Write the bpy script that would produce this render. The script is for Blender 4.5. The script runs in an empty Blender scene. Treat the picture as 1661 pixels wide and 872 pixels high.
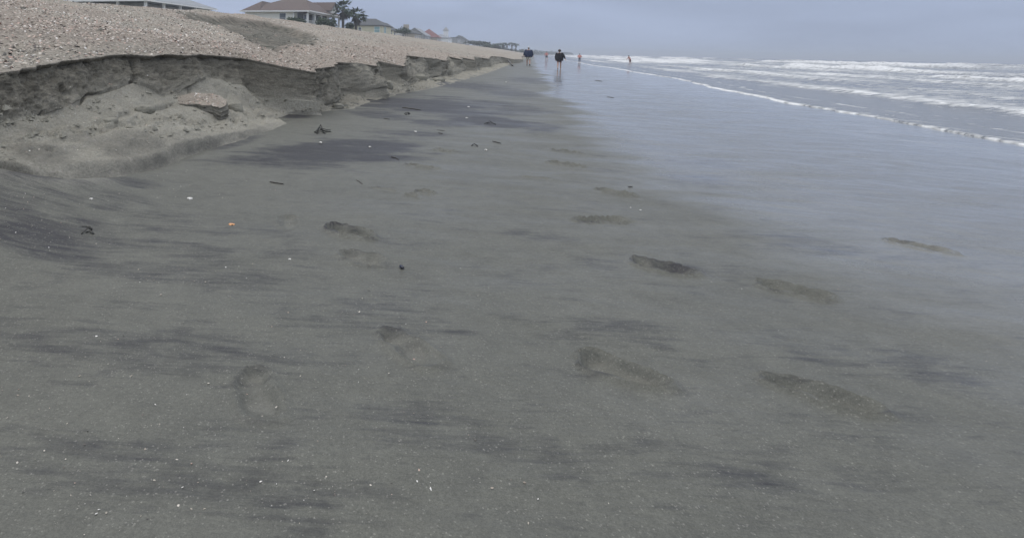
import bpy, bmesh, math, random
import numpy as np
from mathutils import Vector, Matrix

random.seed(7)
RNG = np.random.default_rng(11)
sc = bpy.context.scene
COL = sc.collection

# ------------------------------------------------------------------ camera, sky, sun, exposure
CAM_Z = 1.15
FPX = 873.0                      # focal length in pixels of a 1661 px wide frame
ROLL = math.radians(1.1)
cam_d = bpy.data.cameras.new("camera")
cam = bpy.data.objects.new("camera", cam_d)
COL.objects.link(cam)
cam_d.sensor_width = 36.0
cam_d.sensor_fit = 'HORIZONTAL'
cam_d.lens = 36.0 * FPX / 1661.0
cam_d.shift_x = (830.5 - 600.0) / 1661.0
cam_d.shift_y = -(436.0 - 82.0) / 1661.0
cam_d.clip_start = 0.05
cam_d.clip_end = 20000.0
_c, _s = math.cos(ROLL), math.sin(ROLL)
cam.matrix_world = Matrix(((_c, -_s, 0, 0), (0, 0, -1, 0), (_s, _c, 0, CAM_Z), (0, 0, 0, 1)))
sc.camera = cam

SUN_EL, SUN_ROT = math.radians(58), math.radians(-60)
world = bpy.data.worlds.new("World")
sc.world = world
world.use_nodes = True
wn = world.node_tree
wn.nodes.clear()
w_out = wn.nodes.new("ShaderNodeOutputWorld")
w_bg = wn.nodes.new("ShaderNodeBackground")
w_bg.inputs["Strength"].default_value = 0.10
sky = wn.nodes.new("ShaderNodeTexSky")
sky.sky_type = 'NISHITA'
sky.sun_disc = False
sky.sun_elevation = SUN_EL
sky.sun_rotation = SUN_ROT
sky.dust_density = 4.0
tc = wn.nodes.new("ShaderNodeTexCoord")
sep = wn.nodes.new("ShaderNodeSeparateXYZ")
wn.links.new(tc.outputs["Generated"], sep.inputs[0])
ramp = wn.nodes.new("ShaderNodeValToRGB")          # overcast deck: brighter overhead than at the horizon
ramp.color_ramp.elements[0].position = 0.0
ramp.color_ramp.elements[0].color = (0.285, 0.340, 0.465, 1)
ramp.color_ramp.elements[1].position = 1.0
ramp.color_ramp.elements[1].color = (1.0, 1.0, 1.0, 1)
e = ramp.color_ramp.elements.new(0.12); e.color = (0.300, 0.355, 0.488, 1)
e = ramp.color_ramp.elements.new(0.45); e.color = (0.60, 0.65, 0.74, 1)
wn.links.new(sep.outputs["Z"], ramp.inputs[0])
wmap = wn.nodes.new("ShaderNodeMapping")
wmap.inputs["Scale"].default_value = (1.0, 1.0, 4.5)
wn.links.new(tc.outputs["Generated"], wmap.inputs[0])
wno = wn.nodes.new("ShaderNodeTexNoise")
wno.inputs["Scale"].default_value = 2.6
wno.inputs["Detail"].default_value = 5.0
wno.inputs["Roughness"].default_value = 0.5
wno.inputs["Distortion"].default_value = 0.35
wn.links.new(wmap.outputs[0], wno.inputs[0])
wmr = wn.nodes.new("ShaderNodeMapRange")
wmr.inputs["From Min"].default_value = 0.3
wmr.inputs["From Max"].default_value = 0.7
wmr.inputs["To Min"].default_value = 12.0
wmr.inputs["To Max"].default_value = 15.4
wn.links.new(wno.outputs["Fac"], wmr.inputs["Value"])
wmul = wn.nodes.new("ShaderNodeVectorMath"); wmul.operation = 'SCALE'
wn.links.new(ramp.outputs[0], wmul.inputs[0])
wn.links.new(wmr.outputs[0], wmul.inputs["Scale"])
wmix = wn.nodes.new("ShaderNodeMix"); wmix.data_type = 'RGBA'
wmix.inputs["Factor"].default_value = 0.92
wn.links.new(sky.outputs[0], wmix.inputs["A"])
wn.links.new(wmul.outputs[0], wmix.inputs["B"])
wn.links.new(wmix.outputs["Result"], w_bg.inputs["Color"])
wn.links.new(w_bg.outputs[0], w_out.inputs[0])

sun_d = bpy.data.lights.new("sun", 'SUN')
sun_d.energy = 0.8
sun_d.angle = math.radians(40)
sun_d.color = (1.0, 0.97, 0.93)
sun = bpy.data.objects.new("sun", sun_d)
COL.objects.link(sun)
# direction to the sun in the sky texture: rotation measured from +Y towards +X
_sd = Vector((math.sin(SUN_ROT) * math.cos(SUN_EL), math.cos(SUN_ROT) * math.cos(SUN_EL), math.sin(SUN_EL)))
sun.rotation_euler = _sd.to_track_quat('Z', 'Y').to_euler()
sun.location = (0, 0, 60)

sc.view_settings.view_transform = 'Standard'
sc.view_settings.look = 'None'
sc.view_settings.exposure = 0.0
sc.view_settings.gamma = 1.0
sc.view_settings.use_curve_mapping = False
sc.render.engine = 'CYCLES'
sc.cycles.use_denoising = True
sc.cycles.denoising_input_passes = 'RGB_ALBEDO_NORMAL'
sc.cycles.denoising_prefilter = 'ACCURATE'
sc.cycles.max_bounces = 6
sc.cycles.volume_bounces = 0
sc.render.film_transparent = False

# ------------------------------------------------------------------ coordinates
# beach frame: s runs along the shore away from the camera, n runs across it towards the sea
AZ = math.radians(16.9)
SA, CA = math.sin(AZ), math.cos(AZ)
def sn_to_xy(s, n): return s * SA + n * CA, s * CA - n * SA
def xy_to_sn(x, y): return x * SA + y * CA, x * CA - y * SA

def ray(u, v):
    a, b = (u - 600.0) / FPX, -(v - 82.0) / FPX
    return np.array([a * _c - b * _s, 1.0, a * _s + b * _c])
def at_plane(u, v, z0, k):
    """survey point: sight line meets the sloping plane z = z0 + k*n; returns s, n, z"""
    d = ray(u, v)
    dn = d[0] * CA - d[1] * SA
    t = (z0 - CAM_Z) / (d[2] - k * dn)
    p = d * t
    s, n = xy_to_sn(p[0], p[1])
    return s, n, p[2] + CAM_Z
def at_n(u, v, n):
    d = ray(u, v)
    dn = d[0] * CA - d[1] * SA
    t = n / dn
    p = d * t
    return xy_to_sn(p[0], p[1])[0], n, p[2] + CAM_Z
def at_Y(u, v, Y):
    p = ray(u, v) * Y
    return p[0], Y, p[2] + CAM_Z
def project(x, y, z):
    dz = z - CAM_Z
    a = (x * _c + dz * _s) / y
    b = (-x * _s + dz * _c) / y
    return 600.0 + a * FPX, 82.0 - b * FPX

BEACH_K = -0.03
BERM_Z0, BERM_K = 0.145, -0.19
CREST_N = -14.2
def _ss(a, b, x):
    t = np.clip((x - a) / (b - a), 0, 1)
    return t * t * (3 - 2 * t)
def beach_h(s, n):
    """foreshore slope, with a low apron of washed-out sand in front of the near end of the scarp"""
    return BEACH_K * n + 0.24 * _ss(-2.1, -3.7, n) * _ss(4.1, 2.4, s)
def beach_pt(u, v):
    z = 0.0
    for _ in range(40):
        s, n, _z = at_plane(u, v, z, 0.0)
        z += 0.5 * (float(beach_h(s, n)) - z)
    return s, n, z
def berm_pt(u, v): return at_plane(u, v, BERM_Z0, BERM_K)

# ------------------------------------------------------------------ numpy noise
def _hash(ix, iy, seed):
    h = (ix.astype(np.int64) * 374761393 + iy.astype(np.int64) * 668265263 + seed * 1274126177) & 0xFFFFFFFF
    h = ((h ^ (h >> 13)) * 1274126177) & 0xFFFFFFFF
    h = h ^ (h >> 16)
    return (h & 0xFFFFFF) / float(0xFFFFFF)
def vnoise(x, y, seed=0):
    x = np.asarray(x, float); y = np.asarray(y, float)
    ix, iy = np.floor(x), np.floor(y)
    fx, fy = x - ix, y - iy
    fx = fx * fx * fx * (fx * (fx * 6 - 15) + 10); fy = fy * fy * fy * (fy * (fy * 6 - 15) + 10)
    a = _hash(ix, iy, seed); b = _hash(ix + 1, iy, seed); c = _hash(ix, iy + 1, seed); d = _hash(ix + 1, iy + 1, seed)
    return (a * (1 - fx) + b * fx) * (1 - fy) + (c * (1 - fx) + d * fx) * fy
def fbm(x, y, seed=0, oct=4, gain=0.5):
    t = 0.0; amp = 1.0; tot = 0.0
    for i in range(oct):
        c, s_ = math.cos(0.6 * i), math.sin(0.6 * i)
        t = t + amp * (vnoise((x * c - y * s_) * 2 ** i + 13.7 * i, (x * s_ + y * c) * 2 ** i - 7.1 * i, seed + i) - 0.5)
        tot += amp; amp *= gain
    return t / tot * 2.0
def sstep(a, b, x):
    t = np.clip((x - a) / (b - a), 0, 1)
    return t * t * (3 - 2 * t)

# ------------------------------------------------------------------ mesh helpers
def link(o, parent=None):
    COL.objects.link(o)
    if parent is not None: o.parent = parent
    return o
def tag(o, label=None, cat=None, group=None, kind=None):
    if label: o["label"] = label
    if cat: o["category"] = cat
    if group: o["group"] = group
    if kind: o["kind"] = kind
    return o
def empty(name, loc, rz=0.0):
    o = bpy.data.objects.new(name, None)
    o.location = loc; o.rotation_euler = (0, 0, rz); o.empty_display_size = 0.2
    return link(o)
class MB:
    def __init__(self): self.v = []; self.f = []
    def add(self, vs, fs):
        b = len(self.v); self.v += [tuple(map(float, p)) for p in vs]
        self.f += [tuple(b + i for i in f) for f in fs]; return self
    def box(self, x0, x1, y0, y1, z0, z1):
        return self.add([(x0,y0,z0),(x1,y0,z0),(x1,y1,z0),(x0,y1,z0),(x0,y0,z1),(x1,y0,z1),(x1,y1,z1),(x0,y1,z1)],
                        [(0,3,2,1),(4,5,6,7),(0,1,5,4),(1,2,6,5),(2,3,7,6),(3,0,4,7)])
    def prism(self, poly, z0, z1):
        n = len(poly)
        return self.add([(p[0],p[1],z0) for p in poly] + [(p[0],p[1],z1) for p in poly],
                        [tuple(range(n-1,-1,-1)), tuple(range(n,2*n))] + [(i,(i+1)%n,n+(i+1)%n,n+i) for i in range(n)])
    def tube(self, pts, rad, seg=10):
        """closed swept tube; rad entries are r or (rx, ry)"""
        pts = [Vector(p) for p in pts]; rings = []
        ref = Vector((1, 0, 0))
        for i, p in enumerate(pts):
            d = (pts[min(i+1, len(pts)-1)] - pts[max(i-1, 0)]).normalized()
            r_ = ref - d * ref.dot(d)
            if r_.length < 0.2:
                r_ = Vector((0, 1, 0)) - d * d.y
            a = r_.normalized(); b = d.cross(a)
            r = rad[i] if not isinstance(rad, (int, float)) else rad
            rx, ry = (r, r) if isinstance(r, (int, float)) else r
            rings.append([p + a * (math.cos(2*math.pi*k/seg) * rx) + b * (math.sin(2*math.pi*k/seg) * ry) for k in range(seg)])
        vs = [q for r in rings for q in r]
        fs = []
        for i in range(len(pts) - 1):
            for k in range(seg):
                fs.append((i*seg+k, i*seg+(k+1)%seg, (i+1)*seg+(k+1)%seg, (i+1)*seg+k))
        fs.append(tuple(range(seg-1, -1, -1))); m = (len(pts)-1)*seg; fs.append(tuple(range(m, m+seg)))
        return self.add(vs, fs)
    def ball(self, c, r, seg=12, rows=8):
        rx, ry, rz = (r, r, r) if isinstance(r, (int, float)) else r
        vs = [(c[0], c[1], c[2]-rz)]; fs = []
        for i in range(1, rows):
            t = math.pi * i / rows
            for k in range(seg):
                p = 2*math.pi*k/seg
                vs.append((c[0]+rx*math.sin(t)*math.cos(p), c[1]+ry*math.sin(t)*math.sin(p), c[2]-rz*math.cos(t)))
        vs.append((c[0], c[1], c[2]+rz)); last = len(vs)-1
        for k in range(seg):
            fs.append((0, 1+(k+1)%seg, 1+k)); b = 1+(rows-2)*seg; fs.append((last, b+k, b+(k+1)%seg))
        for i in range(rows-2):
            for k in range(seg):
                fs.append((1+i*seg+k, 1+i*seg+(k+1)%seg, 1+(i+1)*seg+(k+1)%seg, 1+(i+1)*seg+k))
        return self.add(vs, fs)
    def mesh(self, name):
        me = bpy.data.meshes.new(name); me.from_pydata(self.v, [], self.f); me.update(); return me
    def build(self, name, mat, parent=None, smooth=False):
        me = self.mesh(name); me.materials.append(mat)
        if smooth: me.polygons.foreach_set("use_smooth", [True] * len(me.polygons))
        return link(bpy.data.objects.new(name, me), parent)

def grid_mesh(name, X, Y, Z, mat, attrs=None, flip=False, smooth=True):
    R, C = X.shape
    co = np.stack([X, Y, Z], -1).reshape(-1, 3)
    idx = np.arange(R * C).reshape(R, C)
    q = np.stack([idx[:-1, :-1], idx[:-1, 1:], idx[1:, 1:], idx[1:, :-1]], -1).reshape(-1, 4)
    if flip: q = q[:, ::-1]
    me = bpy.data.meshes.new(name)
    me.vertices.add(len(co)); me.vertices.foreach_set("co", co.ravel())
    nf = len(q)
    me.loops.add(nf * 4); me.loops.foreach_set("vertex_index", q.ravel().astype(np.int32))
    me.polygons.add(nf); me.polygons.foreach_set("loop_start", np.arange(0, nf * 4, 4, dtype=np.int32))
    me.polygons.foreach_set("use_smooth", np.full(nf, smooth))
    me.update(calc_edges=True)
    for k, a in (attrs or {}).items():
        at = me.attributes.new(k, 'FLOAT', 'POINT'); at.data.foreach_set("value", np.ascontiguousarray(a, dtype=np.float32).ravel())
    me.materials.append(mat)
    return link(bpy.data.objects.new(name, me))

def sweep(step, dist0, dist1, grow, far=70.0):
    out = [dist0]
    while out[-1] < dist1:
        out.append(out[-1] + max(step, grow * (abs(out[-1]) if out[-1] < far else 5.0 * abs(out[-1]))))
    return np.array(out)

# ------------------------------------------------------------------ material helpers
class NT:
    def __init__(self, name):
        self.m = bpy.data.materials.new(name); self.m.use_nodes = True
        self.t = self.m.node_tree; self.t.nodes.clear()
        self.out = self.t.nodes.new("ShaderNodeOutputMaterial")
        self.b = self.t.nodes.new("ShaderNodeBsdfPrincipled")
        self.t.links.new(self.b.outputs[0], self.out.inputs[0])
    def n(self, typ, **kw):
        nd = self.t.nodes.new(typ)
        for k, v in kw.items():
            if k.startswith("i_"): nd.inputs[k[2:].replace("_", " ")].default_value = v
            else: setattr(nd, k, v)
        return nd
    def set(self, sock, v):
        if hasattr(v, "is_linked") or isinstance(v, bpy.types.NodeSocket): self.t.links.new(v, sock)
        else: sock.default_value = v
    def attr(self, name): return self.n("ShaderNodeAttribute", attribute_name=name).outputs["Fac"]
    def coord(self, scale=(1,1,1), rot=(0,0,0)):
        c = self.n("ShaderNodeTexCoord"); m = self.n("ShaderNodeMapping")
        m.inputs["Scale"].default_value = scale; m.inputs["Rotation"].default_value = rot
        self.t.links.new(c.outputs["Object"], m.inputs[0]); return m.outputs[0]
    def noise(self, vec, scale, detail=4, rough=0.55, dist=0.0):
        nd = self.n("ShaderNodeTexNoise"); nd.inputs["Scale"].default_value = scale; nd.inputs["Detail"].default_value = detail
        nd.inputs["Roughness"].default_value = rough; nd.inputs["Distortion"].default_value = dist
        self.t.links.new(vec, nd.inputs[0]); return nd.outputs["Fac"]
    def range(self, v, a, b, c=0.0, d=1.0):
        nd = self.n("ShaderNodeMapRange"); self.t.links.new(v, nd.inputs["Value"])
        for k, x in (("From Min", a), ("From Max", b), ("To Min", c), ("To Max", d)): nd.inputs[k].default_value = x
        return nd.outputs[0]
    def math(self, op, a, b=0.0, c=0.0):
        nd = self.n("ShaderNodeMath", operation=op)
        self.set(nd.inputs[0], a); self.set(nd.inputs[1], b); self.set(nd.inputs[2], c); return nd.outputs[0]
    def mix(self, fac, a, b, blend='MIX'):
        nd = self.n("ShaderNodeMix", data_type='RGBA', blend_type=blend)
        self.set(nd.inputs["Factor"], fac)
        for k, v in (("A", a), ("B", b)):
            if isinstance(v, tuple): nd.inputs[k].default_value = v if len(v) == 4 else v + (1,)
            else: self.t.links.new(v, nd.inputs[k])
        return nd.outputs["Result"]
    def bump(self, h, strength, dist=0.01, prev=None):
        nd = self.n("ShaderNodeBump"); nd.inputs["Strength"].default_value = strength; nd.inputs["Distance"].default_value = dist
        self.t.links.new(h, nd.inputs["Height"])
        if prev is not None: self.t.links.new(prev, nd.inputs["Normal"])
        return nd.outputs[0]
    def done(self, color=None, rough=None, normal=None, **kw):
        if color is not None:
            if isinstance(color, tuple): self.b.inputs["Base Color"].default_value = color if len(color) == 4 else color + (1,)
            else: self.t.links.new(color, self.b.inputs["Base Color"])
        if rough is not None: self.set(self.b.inputs["Roughness"], rough)
        if normal is not None: self.t.links.new(normal, self.b.inputs["Normal"])
        for k, v in kw.items(): self.set(self.b.inputs[k.replace("_", " ")], v)
        return self.m
MATS = {}
def simple(name, col, rough=0.7, var=0.25, scale=8.0, bump=0.2, bdist=0.01, **kw):
    if name in MATS: return MATS[name]
    k = NT(name); v = k.coord()
    f = k.noise(v, scale, 5)
    c = k.mix(f, tuple(x * (1 - var) for x in col), tuple(min(1, x * (1 + var)) for x in col))
    nm = k.bump(k.noise(v, scale * 4, 4), bump, bdist)
    MATS[name] = k.done(c, rough, nm, **kw)
    return MATS[name]

# beach sand: grey sand, dark heavy-mineral drifts (attribute "mineral"), water film (attribute "wet")
k = NT("beach_sand")
v = k.coord()
vs = k.coord(scale=(0.75, 3.0, 1.0), rot=(0, 0, math.radians(6)))
streak = k.noise(vs, 2.6, 8, 0.68, 1.1)
streak2 = k.noise(k.coord(scale=(0.5, 5.0, 1), rot=(0, 0, math.radians(10))), 9.0, 5, 0.65, 0.3)
dk = k.attr("mineral"); wet = k.attr("wet")
d1 = k.math('ADD', dk, k.range(streak, 0.3, 0.7, -0.34, 0.34))
d1 = k.math('ADD', d1, k.range(streak2, 0.3, 0.7, -0.26, 0.26))
d1 = k.math('ADD', d1, k.range(k.noise(v, 3.2, 8, .7, .4), .3, .7, -.24, .24))
dfac = k.range(d1, 0.12, 0.85)
grain = k.noise(v, 260.0, 3, 0.7)
patch = k.noise(v, 1.3, 4)
base = k.mix(patch, (0.098, 0.100, 0.088), (0.138, 0.138, 0.120))
base = k.mix(k.attr("pale"), base, (0.215, 0.208, 0.186))
base = k.mix(k.math('MULTIPLY', k.range(wet, .4, 1.0), .6), base, (0.165, 0.160, 0.146))
base = k.mix(dfac, base, (0.035, 0.035, 0.040))
mot = k.noise(v, 9.0, 6, 0.7)
base = k.mix(k.range(mot, 0.3, 0.7), k.mix(1.0, base, (0.86, 0.86, 0.86), 'MULTIPLY'), k.mix(1.0, base, (1.12, 1.12, 1.11), 'MULTIPLY'))
spk = k.n("ShaderNodeTexVoronoi"); spk.inputs["Scale"].default_value = 240.0
k.t.links.new(v, spk.inputs[0])
spks = k.n("ShaderNodeSeparateColor"); k.t.links.new(spk.outputs["Color"], spks.inputs[0])
base = k.mix(k.math('MULTIPLY', k.range(spks.outputs[0], .965, .985), .4), base, (.33, .32, .29))
base = k.mix(k.range(grain, 0.3, 0.7), k.mix(1.0, base, (0.72, 0.72, 0.72), 'MULTIPLY'), k.mix(1.0, base, (1.22, 1.22, 1.22), 'MULTIPLY'))
g2 = k.noise(v, 95.0, 4, .75)
base = k.mix(k.range(g2, .3, .7), k.mix(1.0, base, (0.80, 0.80, 0.80), 'MULTIPLY'), k.mix(1.0, base, (1.19, 1.19, 1.18), 'MULTIPLY'))
shine = k.range(k.noise(k.coord(scale=(.5, 1.6, 1), rot=(0, 0, math.radians(8))), 1.6, 6, .62, .6), .32, .68, -.20, .20)
wet2 = k.math('ADD', wet, k.math('MULTIPLY', shine, k.range(wet, .1, .5, .35, 1.0)))
ro = k.range(wet2, 0.0, 1.0, 0.62, 0.10)
b1 = k.bump(grain, 0.22, 0.003)
b2 = k.bump(k.noise(vs, 14.0, 6, 0.65), 0.34, 0.016, b1)
M_BEACH = k.done(base, ro, b2, IOR=1.36, Coat_Weight=k.range(wet2, .30, 1.05, 0.0, 0.80), Coat_Roughness=k.range(wet2, .4, 1.0, .16, .05), Coat_IOR=1.33)

# bank sand: berm top with shells, damp scarp face, slumped talus
k = NT("bank_sand")
v = k.coord()
top, face, pink, bare = k.attr("top"), k.attr("face"), k.attr("pink"), k.attr("bare")
vor = k.n("ShaderNodeTexVoronoi"); vor.inputs["Scale"].default_value = 34.0; vor.inputs["Randomness"].default_value = 1.0
k.t.links.new(k.coord(scale=(1, 1, 1.0)), vor.inputs[0])
vsep = k.n("ShaderNodeSeparateColor"); k.t.links.new(vor.outputs["Color"], vsep.inputs[0])
speck = vsep.outputs[0]
med = k.noise(v, 2.2, 6, 0.6)
fine = k.noise(v, 60.0, 5, 0.7)
ct = k.mix(med, (0.325, 0.293, 0.247), (0.455, 0.405, 0.344))
ct = k.mix(k.math('MULTIPLY', pink, .75), ct, (0.36, 0.285, 0.238))
ct = k.mix(k.range(k.noise(v, .35, 5, .6), .35, .65), ct, k.mix(1.0, ct, (.84, .87, .88), 'MULTIPLY'))
sp_light = k.range(speck, 0.80, 0.90); sp_dark = k.range(speck, 0.16, 0.08)
chipmask = k.math('SUBTRACT', 1.0, bare)
ct = k.mix(k.math('MULTIPLY', sp_light, k.math('MULTIPLY', chipmask, 0.75)), ct, (0.52, 0.46, 0.40))
ct = k.mix(k.math('MULTIPLY', sp_dark, k.math('MULTIPLY', chipmask, 0.75)), ct, (0.10, 0.095, 0.085))
ct = k.mix(k.math('MULTIPLY', bare, k.range(k.noise(k.coord(scale=(.5, 1.2, 1)), 3.5, 7, .7), 0.36, 0.62, 0.35, 1.0)), ct, (0.090, 0.091, 0.076))
# talus: loose damp sand, some shell specks
tal = k.mix(med, (0.275, 0.263, 0.226), (0.440, 0.422, 0.364))
tal = k.mix(k.math('MULTIPLY', k.range(speck, 0.94, 0.97), 0.5), tal, (0.45, 0.42, 0.38))
# face: damp cohesive sand in thin beds
strata = k.noise(k.coord(scale=(1.0, 1.0, 2.6)), 7.0, 9, 0.72, 0.7)
fc = k.mix(k.range(strata, 0.3, 0.7), (0.118, 0.109, 0.089), (0.325, 0.304, 0.252))
fc = k.mix(k.attr("crust"), fc, (0.085, 0.080, 0.068))
col = k.mix(face, tal, fc)
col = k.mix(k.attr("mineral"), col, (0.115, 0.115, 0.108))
col = k.mix(top, col, ct)
col = k.mix(k.range(fine, 0.3, 0.7), k.mix(1.0, col, (0.74, 0.74, 0.74), 'MULTIPLY'), k.mix(1.0, col, (1.24, 1.24, 1.24), 'MULTIPLY'))
bb = k.bump(fine, 0.5, 0.012)
bb = k.bump(k.noise(v, 16.0, 7, 0.74), 0.9, 0.05, bb)
bb = k.bump(k.math('MULTIPLY', speck, top), 0.5, 0.02, bb)
M_BANK = k.done(col, 0.9, bb, Specular_IOR_Level=0.2)

# sea: turbid grey water with foam
k = NT("sea_water")
v = k.coord()
foam = k.attr("foam")
w1 = k.noise(k.coord(scale=(1.0, 1.0, 1), rot=(0, 0, AZ)), 1.6, 6, 0.6, 0.3)
w2 = k.noise(v, 7.0, 5, 0.6)
lace = k.noise(k.coord(scale=(0.8, 1.6, 1)), 1.7, 8, 0.68, 0.8)
ff = k.range(k.math('ADD', foam, k.range(lace, 0.28, 0.72, -0.60, 0.60)), 0.34, 0.95)
wc = k.mix(ff, (0.135, 0.140, 0.142), (0.74, 0.75, 0.76))
wr = k.range(ff, 0, 1, 0.14, 0.9)
nb = k.bump(w1, 0.35, 0.20); nb = k.bump(w2, 0.25, 0.04, nb)
M_SEA = k.done(wc, wr, nb, IOR=1.333)

k = NT("shell_chip")
ca = k.n("ShaderNodeAttribute", attribute_name="tint")
M_CHIP = k.done(ca.outputs["Color"], 0.55)
M_LAND = simple("dune_soil", (0.17, 0.165, 0.11), 0.95, 0.35, 0.4)

# ------------------------------------------------------------------ beach
def footprint_field(S, N):
    """height change and mineral/pale change from footprints; entries: pixel centre, length m, width m, heading deg in (n,s), depth"""
    dz = np.zeros_like(S); dm = np.zeros_like(S); pl = np.zeros_like(S)
    FP = [(566, 377, .30, .14, 8, .030, .75), (668, 318, .13, .10, 20, .018, .25), (690, 312, .15, .10, 15, .020, .35),
          (683, 270, .30, .12, 5, .020, .25), (918, 245, .30, .14, 10, .022, .35), (918, 267, .32, .14, 8, .024, .45),
          (1000, 312, .30, .13, 15, .022, .25), (978, 357, .36, .11, -28, .024, .35), (466, 362, .26, .12, 62, .012, .10),
          (588, 420, .26, .12, 10, .016, .15), (1075, 432, .30, .14, 10, .024, .6), (722, 244, .24, .11, 8, .014, .35),
          (716, 246, .2, .1, 4, .012, .3), (622, 308, .2, .1, 10, .008, .1), (870, 288, .3, .08, -15, .008, .0),
          (660, 560, .28, .12, 30, .016, .2), (1010, 600, .30, .13, 12, .022, .3), (1290, 470, .30, .13, 10, .02, .3),
          (1330, 640, .30, .12, 15, .02, .3), (420, 640, .27, .12, 50, .014, .15), (1490, 400, .28, .13, 12, .018, .25)]
    for (u, v_, L, W, ang, dep, m) in FP:
        s0, n0, _ = beach_pt(u, v_)
        a = math.radians(ang)
        ii = np.where(np.abs(S[:, 0] - s0) < 0.8)[0]; jj = np.where(np.abs(N[0] - n0) < 0.9)[0]
        if len(ii) < 2 or len(jj) < 2: continue
        sl = (slice(ii[0], ii[-1] + 1), slice(jj[0], jj[-1] + 1))
        Ss, Ns = S[sl], N[sl]
        du, dv = Ns - n0, Ss - s0
        x = du * math.cos(a) - dv * math.sin(a); y = du * math.sin(a) + dv * math.cos(a)
        x = x + 0.035 * fbm(Ss * 8, Ns * 8, 91); y = y + 0.035 * fbm(Ss * 8, Ns * 8, 92)
        wv = W * (1.0 - 0.18 * np.sin(np.clip(x / L, -1, 1) * 3.0))
        toe_ = np.sqrt(((x - L*.16) / (L * .34)) ** 2 + (y / (wv * .52)) ** 2)
        heel_ = np.sqrt(((x + L*.30) / (L * .22)) ** 2 + ((y - .006) / (wv * .38)) ** 2)
        r = -np.log(np.exp(-5 * toe_) + np.exp(-5 * heel_)) / 5
        dep = dep * 1.25
        dz[sl] += -dep * sstep(1.05, 0.5, r) + dep * 0.55 * np.exp(-((r - 1.22) / .16) ** 2)
        rim = np.exp(-((r - 1.12) / .15) ** 2) * sstep(0.45, -0.35, x / L) 
        dm[sl] += (m * 1.0 + .10) * rim
        pl[sl] += 0.22 * sstep(1.0, 0.2, r) * sstep(1.2, .3, n0)
        # drift tail on the seaward side
        dm[sl] += 0.45 * m * np.exp(-(y / (W * .38)) ** 2) * sstep(0.35, 0.75, x / L) * sstep(2.1, 0.8, x / L)
    return dz, dm, pl

def mineral_field(X, Y, S, N):
    """dark heavy-mineral sand drifts left by the backwash; long axis across the beach"""
    m = np.zeros_like(S)
    BL = [(550, 246, 165, 24, 1.0, -4), (440, 262, 110, 13, .7, 3), (690, 172, 150, 20, .95, 6), (790, 196, 110, 12, .95, 5), (620, 186, 70, 8, .75, 4),
          (720, 200, 70, 8, .7, 4), (470, 187, 36, 7, .8, 2), (880, 208, 45, 9, .65, 0), (60, 400, 150, 34, .62, 6), (150, 385, 80, 18, .5, 8),
          (230, 400, 330, 75, .34, 5), (300, 372, 90, 10, .3, 12), (1100, 433, 75, 12, .7, 4), (1120, 290, 90, 10, .4, 5), (1130, 262, 70, 8, .35, 6),
          (950, 420, 90, 14, .35, 10), (860, 380, 80, 12, .3, 10), (770, 140, 80, 8, .7, 4), (830, 152, 60, 8, .65, 4), (840, 178, 60, 8, .65, 3),
          (800, 170, 80, 7, .7, 4), (660, 215, 90, 7, .5, 3), (860, 130, 50, 6, .6, 3),
          (640, 520, 300, 34, .26, 6), (220, 560, 320, 60, .38, 6), (1020, 540, 260, 34, .28, 8), (760, 720, 330, 60, .26, 8),
          (1330, 400, 190, 20, .3, 8), (1420, 580, 240, 36, .28, 10), (280, 760, 320, 80, .34, 5), (1250, 760, 300, 60, .26, 9),
          (60, 326, 60, 10, .45, -10), (200, 306, 70, 9, .4, 4), (375, 234, 50, 7, .6, -14)]
    rows = int(np.sum(S[:, 0] < 45.0))
    m_full, m = m, m[:rows]
    X, Y, S, N = X[:rows], Y[:rows], S[:rows], N[:rows]
    U, V = project(X, np.maximum(Y, 0.3), -0.03 * N)
    wob = 0.75 * fbm(X * 1.1, Y * 3.6, 31, 6, .6)
    for (u, v_, a, b, st, tilt) in BL:
        t = math.radians(tilt)
        du, dv = U - u, V - v_
        x = du * math.cos(t) + dv * math.sin(t); y = -du * math.sin(t) + dv * math.cos(t)
        r = np.sqrt((x / a) ** 2 + (y / b) ** 2) + wob
        m = np.maximum(m, st * sstep(1.25, 0.35, r))
    m *= (Y > 0.3)
    m_full[:rows] = m
    return m_full

def wet_field(S, N):
    edge = 0.55 + 0.5 * fbm(S * 0.35, N * 0.0, 41, 4) + 0.45 * fbm(S * 1.1, N * .5, 42, 3) + 0.55 * sstep(9, 3, S) - 0.5 * sstep(25, 45, S)
    w = sstep(-0.75, 0.85, (N - edge) / (0.6 + 1.0 * sstep(16, 3, S)))
    damp = 0.30 * sstep(-3.2, -0.5, N)
    return np.maximum(w * (0.80 + 0.2 * sstep(3, 7, N)), damp)

s_ax = np.concatenate([np.linspace(-40, -1, 30)[:-1], np.linspace(-1.0, 1.2, 60)[:-1], sweep(0.011, 1.2, 1500, 0.0052)])
n_core = np.linspace(-4.6, 4.2, 520)
n_r = [4.2]
while n_r[-1] < 60: n_r.append(n_r[-1] + 0.017 + 0.02 * (n_r[-1] - 4.2))
n_ax = np.concatenate([[-12, -8, -6.5, -5.5], n_core[:-1], n_r])
S, N = np.meshgrid(s_ax, n_ax, indexing='ij')
X, Y = sn_to_xy(S, N)
Zb = beach_h(S, N)
near = sstep(40, 6, S)
Zb += near * (0.012 * fbm(S * 1.3, N * 0.8, 3, 4) + 0.004 * fbm(S * 7, N * 2.0, 5, 3))
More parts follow.
